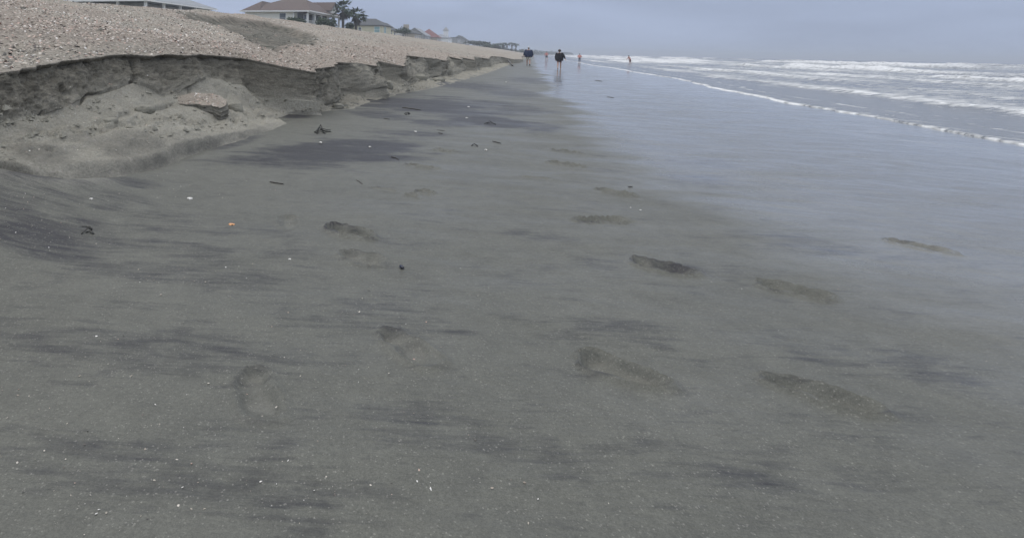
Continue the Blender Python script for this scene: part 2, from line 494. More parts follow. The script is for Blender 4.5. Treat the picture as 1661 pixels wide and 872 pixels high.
# low curved ridge of sand running out of the slump at the left
_rl = [beach_pt(*p)[:2] for p in ((-60, 272), (0, 283), (50, 292), (110, 299), (170, 296))]
_rs, _rn = np.array([p[0] for p in _rl]), np.array([p[1] for p in _rl])
dist_r = np.full_like(S, 9.0)
for i in range(len(_rl) - 1):
    ax, ay, bx, by = _rs[i], _rn[i], _rs[i+1], _rn[i+1]
    t = np.clip(((S - ax) * (bx - ax) + (N - ay) * (by - ay)) / ((bx - ax) ** 2 + (by - ay) ** 2), 0, 1)
    dist_r = np.minimum(dist_r, np.hypot(S - ax - t * (bx - ax), N - ay - t * (by - ay)))
ridge = np.exp(-(dist_r / 0.10) ** 2)
Zb += 0.03 * ridge
fz, fm, fp = footprint_field(S, N)
Zb += fz
min_f = np.clip(mineral_field(X, Y, S, N) + fm, 0, 1)
beach = grid_mesh("beach", X, Y, Zb, M_BEACH, dict(mineral=min_f, wet=wet_field(S, N), pale=np.clip(fp + 0.5 * ridge, 0, 1)), flip=True)
tag(beach, "grey wet sand beach sloping to the sea, streaked with dark mineral sand", kind="structure")

# ------------------------------------------------------------------ sand bank: scarp, slump and berm
E_px = [(-260, 172), (-120, 140), (0, 118), (25, 114), (60, 106), (75, 105), (110, 98), (150, 94), (175, 90), (205, 88), (250, 91), (272, 88), (300, 90), (322, 88),
        (360, 91), (400, 95), (440, 104), (475, 111), (508, 117), (516, 111), (540, 108), (547, 101), (575, 102), (609, 107), (613, 99),
        (655, 107.5), (659, 90), (695, 94), (724, 98.5), (727, 91.5), (742, 97), (744, 92), (765, 98), (768, 92), (793, 95.5), (796, 91.5), (813, 92.3), (831, 97)]
E = np.array([berm_pt(*p) for p in E_px])
for i in range(1, len(E)):
    if E[i, 0] <= E[i-1, 0]: E[i, 0] = E[i-1, 0] + 0.03
s_last = E[-1, 0]
E = np.vstack([[-40, -4.2, 0.94], [-3, -4.1, 0.92], E[E[:, 0] > -2.5], [s_last + 14, -1.3, .38], [s_last + 50, -2.2, .56], [s_last + 150, -1.9, .5], [1500, -2.0, .5]])
T_px = [(-260, 262), (-120, 262), (0, 274), (60, 290), (110, 297), (200, 287), (270, 268), (350, 240), (400, 222), (440, 211), (466, 200), (452, 192), (480, 183), (530, 180),
        (575, 176), (597, 167), (620, 160), (650, 152), (700, 144), (740, 134), (760, 128), (800, 116), (838, 101)]
T = np.array([beach_pt(*p) for p in T_px])
for i in range(1, len(T)):
    if T[i, 0] <= T[i-1, 0]: T[i, 0] = T[i-1, 0] + 0.04
t_last = T[-1, 0]
T = np.vstack([[-40, -3.2, .096], [-3, -3.2, .096], T[T[:, 0] > -2.5], [t_last + 40, -1.6, .05], [1500, -1.5, .05]])
P_px = [(-120, 215), (0, 200), (60, 190), (100, 178), (130, 163), (150, 154), (185, 140), (212, 131), (240, 143), (262, 156), (290, 152), (318, 135), (342, 124),
        (362, 132), (375, 140), (385, 138), (400, 150), (430, 172), (452, 182), (480, 168), (530, 158), (575, 150), (600, 148), (630, 140), (655, 136), (700, 130), (740, 122), (765, 117), (800, 109)]
def col_interp(A, s, k): return np.interp(s, A[:, 0], A[:, k])
P = []
for p in P_px:
    n = -4.2
    for _ in range(12):
        s0, _, z0 = at_n(p[0], p[1], n)
        ez = float(col_interp(E, s0, 2)); en = float(col_interp(E, s0, 1))
        n = en + 0.06 + 0.22 * max(ez - z0, 0)
    P.append(at_n(p[0], p[1], n))
P = np.array(P)
P = P[np.argsort(P[:, 0])]
P = P[P[:, 0] > 0.5]
p_last = P[-1, 0]
P = np.vstack([[-40, -3.95, .5], [0, -3.95, .5], P[P[:, 0] > 0.5], [p_last + 60, -1.9, .2], [1500, -1.85, .2]])
M_px = [(-120, 238), (0, 235), (50, 229), (100, 226), (160, 212), (200, 201), (250, 200), (300, 205), (350, 203), (390, 196), (425, 192)]
Mc = np.array([at_n(p[0], p[1], -3.62) for p in M_px])

bs_ax = np.concatenate([np.linspace(-40, 1.5, 50)[:-1], sweep(0.012, 1.5, 1500, 0.0042)])
nb = len(bs_ax)
En = col_interp(E, bs_ax, 1); Ez = col_interp(E, bs_ax, 2)
Tn = col_interp(T, bs_ax, 1); Tz = beach_h(bs_ax, Tn)
Pn = col_interp(P, bs_ax, 1); Pz = col_interp(P, bs_ax, 2)
def smooth1(a, w):
    kx = np.ones(w) / w
    return np.convolve(np.pad(a, w // 2, mode='edge'), kx, 'valid')[:len(a)]
Pn, Pz = smooth1(Pn, 5), smooth1(Pz, 5)
jag = sstep(1, 3, bs_ax)
En = En + jag * (0.055 * fbm(bs_ax * 3.0, bs_ax * 0, 51, 4) + 0.05 * (vnoise(bs_ax * 9, bs_ax * 0, 52) - .5) + 0.03 * (vnoise(bs_ax * 24, bs_ax * 0, 59) - .5))
Tn = Tn + 0.05 * fbm(bs_ax * 2.2, bs_ax * 0, 53, 4)
Pn = np.maximum(Pn, En + 0.05)
Tn = np.maximum(Tn, Pn + 0.06); Tz = beach_h(bs_ax, Tn)
Pz = np.clip(Pz, Tz + 0.06, Ez - 0.12)
Mw = sstep(-1.0, 0.6, bs_ax) * sstep(8.4, 7.2, bs_ax)       # where the big slump lies
Mn_raw = np.interp(bs_ax, Mc[:, 0], Mc[:, 1]); Mz_raw = np.interp(bs_ax, Mc[:, 0], Mc[:, 2])
lin = lambda a, b, f: a + (b - a) * f
Mn = lin(lin(Tn, Pn, .38), np.clip(Mn_raw, Pn + .15, Tn - .08), Mw); Mz = lin(lin(Tz, Pz, .30), np.minimum(Mz_raw, Pz - .04), Mw)
Mtoe = Mw * sstep(2.3, 3.6, bs_ax) * sstep(7.3, 5.2, bs_ax) * (.8 + .35 * fbm(bs_ax * 1.7, bs_ax * 0, 57, 3))
Ln = lin(lin(Tn, Mn, .3), Tn - .058, Mtoe); Lz = lin(lin(Tz, Mz, .36), np.minimum(Tz + .15, Tz + (Mz - Tz) * .7), Mtoe)
Vn = lin(lin(Mn, Pn, .5), lin(Mn, Pn, .42), Mw); Vz = lin(lin(Mz, Pz, .45), Mz + (Pz - Mz) * .16, Mw)
_cr = 0.5 + fbm(bs_ax * 4.0, bs_ax * 0, 58, 4)
Fn = En - 0.006 - 0.022 * np.clip(_cr, 0, 1); Fz = Ez - 0.022 - 0.03 * np.clip(_cr, 0, 1.4)
def berm_h(S, N):
    z = BERM_Z0 + BERM_K * N
    # rounded crest, then gently down behind
    cn = np.interp(S, [0, 12, 15, 22], [-11.4, -11.6, -12.3, CREST_N])
    c = sstep(1.3, -1.3, N - cn)
    zc = BERM_Z0 + BERM_K * cn
    z = np.where(N < cn + 1.3, z * (1 - c) + (zc - 0.06 + 0.03 * (N - cn)) * c, z)
    return z
segs = [(Tn + .18, Tz - .10, Tn, Tz, 5), (Tn, Tz, Ln, Lz, 22), (Ln, Lz, Mn, Mz, 30), (Mn, Mz, Vn, Vz, 26), (Vn, Vz, Pn, Pz, 34), (Pn, Pz, Fn, Fz, 64), (Fn, Fz, En, Ez, 8)]
cols_n, cols_z, kind_t = [], [], []
for i, (an, az, bn, bz, cnt) in enumerate(segs):
    for j in range(cnt):
        f = j / cnt
        cols_n.append(an + (bn - an) * f); cols_z.append(az + (bz - az) * f); kind_t.append(i + f)
PN = np.stack(cols_n, 1); PZ = np.stack(cols_z, 1); KT = np.array(kind_t)
i_tal = np.where((KT >= 0.99) & (KT < 5.0))[0]
for _ in range(7):                                         # round the slumped sand, leave face and edge crisp
    a = PN[:, 5:i_tal[-1]]; PN[:, 5:i_tal[-1]] = (PN[:, 4:i_tal[-1]-1] + 2 * a + PN[:, 6:i_tal[-1]+1]) / 4
    a = PZ[:, 5:i_tal[-1]]; PZ[:, 5:i_tal[-1]] = (PZ[:, 4:i_tal[-1]-1] + 2 * a + PZ[:, 6:i_tal[-1]+1]) / 4
# berm rows
f_b = np.concatenate([np.linspace(0, 1, 250) ** 1.35, [1.08, 1.2, 1.4, 1.8, 2.6]])
BN = En[:, None] + (CREST_N - 0.8 - En[:, None]) * f_b[None, :]
SB = np.repeat(bs_ax[:, None], BN.shape[1], 1)
BZ = berm_h(SB, BN)
dE = (Ez - (BERM_Z0 + BERM_K * En))[:, None]
BZ += dE * np.exp(-np.maximum(En[:, None] - BN, 0) / 1.5)
lump = sstep(60, 20, SB)
BZ += sstep(0, .5, En[:, None] - BN) * (0.05 * fbm(SB * .8, BN * .8, 61, 4) + lump * 0.018 * fbm(SB * 5, BN * 5, 62, 4) + 0.10 * fbm(SB * .11, BN * .2, 63, 3))
BZ += sstep(-12.5, -14.5, BN) * 0.09 * fbm(SB * 1.5, BN * 1.5, 64, 4)
BX, BY = sn_to_xy(SB, BN)
# the scoop of bare grey sand dug out of the berm slope
scoop_px = [(286, 17), (330, 22), (380, 27), (430, 34), (480, 45), (512, 56), (512, 78), (492, 76), (474, 70), (462, 80), (447, 87), (430, 80), (405, 66), (375, 50), (340, 35), (300, 27)]
scoop = np.array([berm_pt(*p)[:2] for p in scoop_px])
def poly_sd(S, N, poly):
    d = np.full(S.shape, 1e9); inside = np.zeros(S.shape, bool); m = len(poly)
    for i in range(m):
        ax, ay = poly[i]; bx, by = poly[(i+1) % m]
        t = np.clip(((S - ax) * (bx - ax) + (N - ay) * (by - ay)) / ((bx-ax)**2 + (by-ay)**2), 0, 1)
        d = np.minimum(d, np.hypot(S - ax - t*(bx-ax), N - ay - t*(by-ay)))
        cnd = ((ay > N) != (by > N)) & (S < (bx - ax) * (N - ay) / (by - ay + 1e-12) + ax)
        inside ^= cnd
    return np.where(inside, -d, d)
reg = (bs_ax > 5) & (bs_ax < 45)
sd = np.full(SB.shape, 9.0)
sd[reg] = poly_sd(SB[reg], BN[reg], scoop) + 0.35 * fbm(SB[reg] * 1.1, BN[reg] * 1.1, 71, 4)
bare = sstep(0.35, -0.35, sd)
BZ -= 0.26 * sstep(0.15, -0.55, sd)
BZ += bare * 0.05 * fbm(SB * 2.5, BN * 2.5, 72, 4)
pink = np.clip(1.4 * sstep(3.2, 0.4, En[:, None] - BN) * sstep(4, 9, SB) * sstep(45, 12, SB) + 0.9 * sstep(-.05, .35, fbm(SB * .35, BN * .5, 73, 3)), 0, 1) * 0.6

# displacement of the face and slump along the profile normal
PS = np.repeat(bs_ax[:, None], PN.shape[1], 1)
gn = np.gradient(PN, axis=1); gz = np.gradient(PZ, axis=1)
ln_ = np.hypot(gn, gz) + 1e-9
nn, nz = gz / ln_, -gn / ln_
nn_, nz_ = np.where(nz < 0, nn, nn), np.abs(nz)
wface = sstep(4.85, 5.12, KT)[None, :] * sstep(6.9, 6.1, KT)[None, :]
wtal = (sstep(1.6, 2.5, KT) * sstep(5.1, 4.9, KT))[None, :]
height = (Ez - Tz)[:, None]
blk = fbm(PS * 1.5, PZ * 2.2, 81, 4); blk = np.sign(blk) * np.abs(blk) ** 0.7
fd = wface * (0.075 * blk + 0.05 * fbm(PS * 5, PZ * 7, 82, 5, .6) + 0.03 * fbm(PS * 9, PZ * 6, 83, 4) + 0.026 * fbm(PS * 16, PZ * 24, 84, 5, .65))
fd += wface * sstep(8, 10, PS) * (0.08 * blk - 0.09 * np.exp(-(fbm(PS * .9 + .15 * fbm(PS * 5, PZ * 5, 181, 2), PZ * .25, 182, 3) / .05) ** 2) + .05 * fbm(PS * 4, PZ * 5, 183, 4))
fd += -0.012 * sstep(5.85, 6.0, KT)[None, :] * sstep(6.5, 6.05, KT)[None, :]
rug = 0.35 + 0.65 * (sstep(2.6, 3.1, KT) * sstep(4.3, 3.6, KT))[None, :]
td = wtal * (0.085 * fbm(PS * 2.0, PN * 2.6, 85, 4) + rug * (0.075 * np.abs(fbm(PS * 5.5, PN * 5.5, 86, 5, .6)) - .01) + 0.010 * fbm(PS * 26, PN * 26, 87, 4, .6))
# rills and buttresses farther along
td += wtal * sstep(9, 13, PS) * 0.05 * fbm(PS * 3.0, PN * 0.5, 88, 3)
D = (fd + td) * np.minimum(1.0, height / 0.8)
PN2 = PN + nn_ * D; PZ2 = PZ + nz_ * D
# cracks and hollows, traced where they stand
def px_of(S_, N_, Z_):
    x, y = sn_to_xy(S_, N_); return project(x, np.maximum(y, .3), Z_)
U, V = px_of(PS, PN2, PZ2)
CR = [([(210, 94), (214, 104), (219, 118), (219, 130)], 1.7, .09), ([(219, 131), (205, 135), (192, 141), (180, 145), (168, 149), (155, 152), (142, 153), (135, 160), (129, 168)], 1.4, .07),
      ([(70, 180), (64, 187), (58, 192)], 1.4, .05), ([(100, 140), (101, 147), (104, 150)], 3.0, .05), ([(136, 101), (142, 107)], 1.5, .04),
      ([(306, 143), (307, 149)], 2.2, .06), ([(611, 112), (609, 124), (607, 134)], 1.6, .08), ([(524, 129), (520, 140)], 1.6, .05), ([(508, 126), (509, 131)], 1.6, .05),
      ([(698, 103), (696, 108)], 1.4, .06), ([(657, 124), (663, 127), (668, 131)], 4.5, .16), ([(720, 113), (718, 124)], 2.0, .07), ([(742, 96), (742, 108)], 2.0, .07),
      ([(776, 107), (777, 112)], 1.6, .06), ([(300, 109), (306, 112)], 1.5, .04), ([(376, 192), (381, 195)], 3.5, .06), ([(240, 178), (262, 175), (282, 171)], 2.5, .05),
      ([(160, 198), (190, 188), (214, 182)], 3.5, .035), ([(75, 240), (84, 242)], 2.5, .03), ([(305, 190), (330, 195), (352, 194)], 7, .07), ([(150, 215), (185, 203), (235, 197)], 6, .04), ([(420, 150), (455, 172)], 6, .05), ([(395, 160), (425, 195)], 5, .035), ([(352, 140), (372, 165)], 4, .03), ([(590, 100), (592, 118)], 1.4, .05), ([(640, 106), (636, 122)], 1.4, .05)]
for (pl_, w, dep) in CR:
    dd = np.full(U.shape, 99.0)
    for i in range(len(pl_) - 1):
        (ax, ay), (bx, by) = pl_[i], pl_[i+1]
        t = np.clip(((U - ax) * (bx - ax) + (V - ay) * (by - ay)) / ((bx-ax)**2 + (by-ay)**2), 0, 1)
        dd = np.minimum(dd, np.hypot(U - ax - t*(bx-ax), V - ay - t*(by-ay)) )
    g = np.exp(-((dd + 0.5 * (vnoise(PS * 40, PZ * 40, 90) - .5)) / w) ** 2) * (wface + wtal > .3)
    PN2 -= nn_ * dep * g; PZ2 -= nz_ * dep * g
# the heap that carries the fallen slab
_ss0, _sn0, _szt = at_n(322, 158, -4.12)
_dd = np.hypot((PS - _ss0) / .50, (PN2 - _sn0 - .05) / .34)
PZ2 = PZ2 + np.exp(-_dd ** 4) * np.maximum(_szt - .10 - PZ2 + .22 * (_sn0 - PN2), 0) * (KT > 1.5)[None, :] * (KT < 5)[None, :]
# dark mineral sand veneer on the slump foot
mn = np.zeros_like(U)
for (u, v_, a, b, st) in [(75, 250, 60, 22, .8), (215, 235, 70, 26, .6), (150, 225, 40, 14, .5), (300, 225, 50, 18, .35), (270, 258, 90, 9, .55), (200, 275, 120, 9, .6), (350, 232, 50, 8, .5)]:
    r = np.sqrt(((U - u) / a) ** 2 + ((V - v_) / b) ** 2) + .5 * fbm(PS * 5, PN * 5, 95, 3)
    mn = np.maximum(mn, .62 * st * sstep(1.2, .4, r))
face_a = np.repeat((sstep(4.85, 5.1, KT) * (1 - .45 * sstep(5.5, 5.05, KT)))[None, :], nb, 0)
face_a = face_a * (1 - .42 * sstep(8.3, 10.5, PS)) + wface * .45 * fbm(PS * 4, PZ * 6, 98, 5, .6)
face_a = np.clip(face_a + wtal * (0.55 * fbm(PS * 3, PN * 4, 96, 5, .6) + .06), 0, 1)
face_a = np.maximum(face_a, .45 * sstep(7.8, 10, PS) * (1 + .5 * fbm(PS * 3, PN * 5, 94, 4)))
dark_toe = (sstep(.95, 1.05, KT) * sstep(2.5, 1.15, KT))[None, :] * (.80 + .8 * fbm(PS * 5, PN * 8, 99, 5, .65)) * (.2 + .8 * Mtoe[:, None])  # uneven darker band along the slump toe, fading upward
mn = np.maximum(mn, np.clip(dark_toe, 0, .8))  # toe band is plain darkening carried in the mineral channel
crust_a = 0.7 * np.repeat((sstep(5.45, 5.9, KT) * sstep(7.0, 6.7, KT))[None, :], nb, 0) * (0.55 + .45 * fbm(PS * 2.5, PZ * 3, 97, 3))
AX_n = np.concatenate([PN2, BN], 1); AX_z = np.concatenate([PZ2, BZ], 1); AX_s = np.concatenate([PS, SB], 1)
Xk, Yk = sn_to_xy(AX_s, AX_n)
z0 = np.zeros_like(BN)
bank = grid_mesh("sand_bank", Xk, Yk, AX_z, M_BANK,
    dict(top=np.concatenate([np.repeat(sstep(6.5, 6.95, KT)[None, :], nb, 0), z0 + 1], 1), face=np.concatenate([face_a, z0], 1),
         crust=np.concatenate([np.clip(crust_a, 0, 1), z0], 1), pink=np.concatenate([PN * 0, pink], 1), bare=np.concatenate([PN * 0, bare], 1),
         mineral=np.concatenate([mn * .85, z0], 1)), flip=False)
tag(bank, "steep eroded sand scarp below a shell-strewn sloping berm", kind="structure")
bpy.context.view_layer.update()

def surf_berm(s, n):
    i = int(np.argmin(np.abs(bs_ax - s))); j = int(np.argmin(np.abs(BN[i] - n))); return float(BZ[i, j])

# ground behind the berm, reaching inland
Sg, Ng = np.meshgrid(np.array([-60, 0, 30, 60, 90, 120, 160, 200, 260, 340, 500, 800, 1500]), np.array([-20, -26, -34, -45, -60, -90, -150, -300, -900]), indexing='ij')
Xg, Yg = sn_to_xy(Sg.astype(float), Ng.astype(float))
g = grid_mesh("ground", Xg, Yg, np.full_like(Xg, 2.25) - 0.002 * (Ng + 20) * -1 * 0, M_LAND, flip=False)
tag(g, "dry sandy ground behind the berm", kind="structure")

# ------------------------------------------------------------------ sea
SEA_LEVEL = -0.34
def grow_axis(segs):
    out = [segs[0][0]]
    for (a, b, st, gr) in segs:
        while out[-1] < b:
            out.append(out[-1] + max(st, gr * (out[-1] - a)))
    return np.array(out)
ss_ax = np.concatenate([np.linspace(-300, -12, 14)[:-1], grow_axis([(-12, 70, .2, 0), (70, 300, .35, .012), (300, 6000, 4, .06)])])
sn_ax = grow_axis([(5.5, 24, .085, 0), (24, 130, .22, .009), (130, 6000, 1.6, .05)])
S2, N2 = np.meshgrid(ss_ax, sn_ax, indexing='ij')
edge = 8.0 + 0.9 * fbm(S2[:, :1] * .05, S2[:, :1] * 0, 101, 3) + 0.30 * fbm(S2[:, :1] * .5, S2[:, :1] * 0, 102, 4) - 0.9 * sstep(60, 110, S2[:, :1]) + 1.0 * sstep(20, 5, S2[:, :1])
wav = 0.05 * fbm(S2 * .25, N2 * .9, 103, 4) * sstep(12, 30, N2) + 0.12 * fbm(S2 * .05, N2 * .22, 104, 3) * sstep(30, 90, N2) * sstep(2500, 400, N2)
foamf = 0.26 * sstep(9, 14, N2) * sstep(260, 90, N2) + 0.22 * fbm(S2 * .15, N2 * .4, 105, 4)
ROWS = [(13.0, .10, .5, 2.5, .55, 3), (19.5, .34, .8, 6.5, .85, 6), (27, .42, .9, 8.0, .8, 8), (36, .5, 1., 9., .7, 9), (46, .66, 1.1, 10., .9, 10), (58, .75, 1.4, 10, .8, 10), (82, .95, 1.8, 13, .85, 12), (118, 1.05, 2.4, 14, .7, 14), (165, 1.0, 3., 14, .5, 16)]
for i, (n0, h, wf, wb, fo, am) in enumerate(ROWS):
    nc = n0 + am * 0.55 * fbm(S2 * .018, S2 * 0 + i * 3.1, 110 + i, 3) + 1.5 * fbm(S2 * .16, S2 * 0, 120 + i, 4)
    seg = np.clip(0.62 + 1.4 * fbm(S2 * .03 + i, S2 * 0, 130 + i, 4), 0.15, 1)
    d = N2 - nc
    prof = np.where(d < 0, np.exp(-(d / wf) ** 2), np.exp(-np.maximum(d, 0) / (wb * .45)))
    wav = wav + h * seg * prof * (1 + 0.35 * fbm(S2 * .8, N2 * .8, 140 + i, 4))
    fm_ = np.where(d < 0, np.exp(-(d / (wf * 1.3)) ** 2), np.exp(-np.maximum(d - .5, 0) / (wb * .85)))
    foamf = foamf + fo * seg * fm_
de = N2 - edge
bz = beach_h(S2, N2)
Zs = np.maximum(bz + 0.022 * sstep(0.0, 0.35, de) , SEA_LEVEL + wav)
Zs = np.where(N2 < 12, np.maximum(Zs, bz + .012), Zs)
Zs += 0.02 * np.exp(-((de - .12) / .10) ** 2)
Zs = np.where(de < 0, bz - 0.03 - 0.3 * sstep(0, -1.0, de), Zs)
Zs = np.where(N2 > 20, np.maximum(Zs, SEA_LEVEL - .25), Zs)
lip = 0.25 + 0.75 * sstep(-.3, .3, fbm(S2 * .12, S2 * 0, 151, 3))
lip = lip * (.45 + .75 * vnoise(S2 * 2.3, N2 * 1.5, 155))
foamf = foamf + 1.0 * lip * np.exp(-((de - .05) / (.05 + .14 * vnoise(S2 * .7, S2 * 0, 152) ** 2)) ** 2) + 0.45 * np.exp(-np.maximum(de, 0) / .5)
foamf = foamf + 0.5 * np.exp(-((de - 1.6 - .6 * fbm(S2 * .3, S2 * 0, 153, 3)) / .12) ** 2)
X2, Y2 = sn_to_xy(S2, N2)
sea = grid_mesh("sea", X2, Y2, Zs, M_SEA, dict(foam=np.clip(foamf, 0, 0.92)), flip=True)
tag(sea, "choppy grey sea with rows of white breakers", kind="structure")

# ------------------------------------------------------------------ shell fragments (countless)
def chips(name, px, py, pz, tilt_n, size, tint, label):
    """each chip is a small bent five-sided flake; all chips in one mesh"""
    m = len(px); K = 5
    ang = RNG.uniform(0, 2*np.pi, m)[:, None] + np.linspace(0, 2*np.pi, K, endpoint=False)[None, :] + RNG.uniform(-.35, .35, (m, K))
    rr = size[:, None] * RNG.uniform(.55, 1.15, (m, K))
    asp = RNG.uniform(.5, 1.0, m)[:, None]
    lx, ly = rr * np.cos(ang), rr * np.sin(ang) * asp
    rot = RNG.uniform(0, 2*np.pi, m)[:, None]
    vx, vy = lx * np.cos(rot) - ly * np.sin(rot), lx * np.sin(rot) + ly * np.cos(rot)
    tx, ty = RNG.normal(0, .35, m)[:, None], RNG.normal(0, .35, m)[:, None]
    vz = vx * (tx + tilt_n[0][:, None]) + vy * (ty + tilt_n[1][:, None]) + size[:, None] * .18
    V_ = np.zeros((m, K + 1, 3))
    V_[:, :K, 0] = px[:, None] + vx; V_[:, :K, 1] = py[:, None] + vy; V_[:, :K, 2] = pz[:, None] + vz
    V_[:, K, 0] = px; V_[:, K, 1] = py; V_[:, K, 2] = pz + size * .55
    base = (np.arange(m) * (K + 1))[:, None, None]
    tri = np.array([[i, (i + 1) % K, K] for i in range(K)])[None]
    F_ = (base + tri).reshape(-1, 3)
    me = bpy.data.meshes.new(name)
    me.vertices.add(m * (K + 1)); me.vertices.foreach_set("co", V_.ravel())
    me.loops.add(len(F_) * 3); me.loops.foreach_set("vertex_index", F_.ravel().astype(np.int32))
    me.polygons.add(len(F_)); me.polygons.foreach_set("loop_start", np.arange(0, len(F_) * 3, 3, dtype=np.int32))
    me.update(calc_edges=True)
    a = me.attributes.new("tint", 'FLOAT_COLOR', 'POINT')
    c4 = np.ones((m, K + 1, 4)); c4[:, :, :3] = tint[:, None, :]
    a.data.foreach_set("color", c4.astype(np.float32).ravel())
    me.materials.append(M_CHIP)
    return tag(link(bpy.data.objects.new(name, me)), label, kind="stuff")
PAL = np.array([(.62, .57, .50), (.55, .42, .35), (.50, .33, .27), (.34, .29, .24), (.07, .065, .06), (.13, .115, .10), (.72, .70, .67), (.42, .38, .32)])
def pick(m, w): 
    w = np.array(w, float); w /= w.sum()
    return PAL[RNG.choice(len(PAL), m, p=w)] * RNG.uniform(.8, 1.15, (m, 1))
def bank_sample(m, s0, s1):
    s = RNG.uniform(s0, s1, m); i = np.searchsorted(bs_ax, s).clip(0, nb - 1)
    f = RNG.uniform(0.004, 1.0, m)
    n = En[i] + (CREST_N - En[i]) * f
    j = np.array([np.searchsorted(f_b, x) for x in ((n - En[i]) / (CREST_N - .8 - En[i]))]).clip(0, BN.shape[1] - 1)
    clump = sstep(.25, -.30, fbm(s * .9, n * 1.3, 211, 4)) * .72
    keep = (RNG.uniform(0, 1, m) > bare[i, j] * .93) & (RNG.uniform(0, 1, m) > clump)
    return s[keep], n[keep], BZ[i, j][keep], pink[i, j][keep]
parts_ = []
for (s0, s1, dens, lo, hi) in [(1.5, 9, 800, .0045, .027), (9, 20, 330, .007, .032), (20, 45, 105, .012, .036)]:
    m = int((s1 - s0) * 9.8 * dens)
    s, n, z, pk = bank_sample(m, s0, s1)
    m = len(s); x, y = sn_to_xy(s, n)
    sz = lo + (hi - lo) * RNG.uniform(0, 1, m) ** 3.2
    tn = pick(m, (3, 2.4, 1.4, 2, 2.8, 2.6, 2.4, 2)); tn = tn * (1 - .35 * pk[:, None]) + np.array((.50, .36, .30)) * (.35 * pk[:, None])
    parts_.append((x, y, z, sz, tn))
x, y, z, sz, tn = [np.concatenate(q) for q in zip(*parts_)]
chips("berm_shell_fragments", x, y, z, (np.full(len(x), BERM_K * CA), np.full(len(x), -BERM_K * SA)), sz, tn, "broken pale and pink shells scattered over the berm slope")
def beach_chips():
    out = []
    for (m, u0, u1, v0, v1) in [(1500, -40, 420, 270, 460), (500, -40, 700, 440, 872), (260, 400, 900, 150, 420), (90, 900, 1600, 220, 872), (120, 420, 900, 420, 872)]:
        for _ in range(m):
            u, v_ = random.uniform(u0, u1), random.uniform(v0, v1)
            s, n, z = beach_pt(u, v_)
            if n > float(np.interp(s, bs_ax, Tn)) + .03 and s < 20: out.append((s, n))
    return np.array(out)
bc = beach_chips()
x, y = sn_to_xy(bc[:, 0], bc[:, 1]); m = len(bc)
chips("beach_shell_fragments", x, y, beach_h(bc[:, 0], bc[:, 1]), (np.zeros(m), np.zeros(m)), .0010 + .0045 * RNG.uniform(0, 1, m) ** 5, pick(m, (4, 1, .5, 3, 1, 1, 3, 3)), "tiny white shell specks on the flat grey sand")
# specks on the slump
ii = RNG.integers(np.searchsorted(bs_ax, 2.0), np.searchsorted(bs_ax, 8.0), 900); jj = RNG.integers(30, 150, 900)
x, y = Xk[ii, jj], Yk[ii, jj]
chips("slump_shell_fragments", x, y, AX_z[ii, jj], (np.full(900, -.3), np.zeros(900)), .002 + .009 * RNG.uniform(0, 1, 900) ** 3, pick(900, (4, 1, .5, 3, 2, 2, 2, 3)), "small shell specks on the slumped sand")

# ------------------------------------------------------------------ fallen sand slab and clods
def noisy_ball(name, c, r, seed, mat, parent=None, rows=22, flat=.8):
    b = MB().ball((0, 0, 0), 1.0, 28, rows)
    vs = []
    for (vx, vy, vz) in b.v:
        k_ = 1 + .28 * float(fbm(np.array([vx * 1.3 + seed]), np.array([vy * 1.3 + vz * 2.1]), seed, 4)[0])
        q = [math.copysign(abs(t) ** flat, t) * k_ for t in (vx, vy, vz)]
        vs.append((q[0] * r[0], q[1] * r[1], q[2] * r[2]))
    b.v = vs
    o = b.build(name, mat, parent, True); o.location = c
    return o
M_CLOD = simple("clod_sand", (0.27, 0.26, 0.22), .95, .35, 14, .6, .03)
M_CLODTOP = simple("slab_shell_top", (0.38, 0.335, 0.285), .9, .45, 60, .8, .02)
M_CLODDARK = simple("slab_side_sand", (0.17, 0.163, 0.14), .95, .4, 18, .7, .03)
s0, n0, zt = at_n(322, 158, -4.12)
x0, y0 = sn_to_xy(s0, n0)
slab = empty("sand_slab", (x0, y0, zt - .03))
tag(slab, "broken sand slab with a shell-covered top resting on the slumped bank", "sand slab")
out_px = [(-.40, -.02), (-.33, -.10), (-.22, -.13), (-.10, -.17), (.0, -.14), (.10, -.20), (.22, -.17), (.33, -.21), (.39, -.10), (.36, .02), (.22, .14), (.10, .17), (-.03, .16), (-.14, .21), (-.27, .13)]
m = MB(); top_v = []; K = len(out_px); ringsN = 5
def slab_top(x, y): return .018 * math.sin(7 * x + 1) + .012 * math.sin(13 * y + 4 * x) + .27 * y - .03 * x
# subdivide outline
ol = []
for i in range(K):
    a, b = out_px[i], out_px[(i+1) % K]
    for t in (0, .34, .67): ol.append((a[0]+(b[0]-a[0])*t + random.uniform(-.008, .008), a[1]+(b[1]-a[1])*t + random.uniform(-.008, .008)))
K = len(ol)
vs = []; fs = []
for r_ in range(6):
    f = 1 - r_ / 6.0
    for (a, b) in ol: vs.append((a*f, b*f, slab_top(a*f, b*f) + random.uniform(-.005, .005)))
vs.append((0, 0, slab_top(0, 0)))
for r_ in range(5):
    for i in range(K): fs.append((r_*K+i, r_*K+(i+1)%K, (r_+1)*K+(i+1)%K, (r_+1)*K+i))
for i in range(K): fs.append((5*K+i, 5*K+(i+1)%K, 6*K))
MB().add(vs, fs).build("shell_top", M_CLODTOP, slab, False)
vs = []; fs = []; LV = 6
for l in range(LV + 1):
    for (a, b) in ol:
        f = 1 + .012 * l + .05 * math.sin(9 * a + 2.2 * l) * math.sin(1.1 * l) + random.uniform(-.045, .045) - (.008 if l == 0 else 0)
        thick = .06 + .10 * max(0, (a + .15) / .54) ** 1.3
        vs.append((a*f, b*f, slab_top(a, b) - .004 - thick * l / LV))
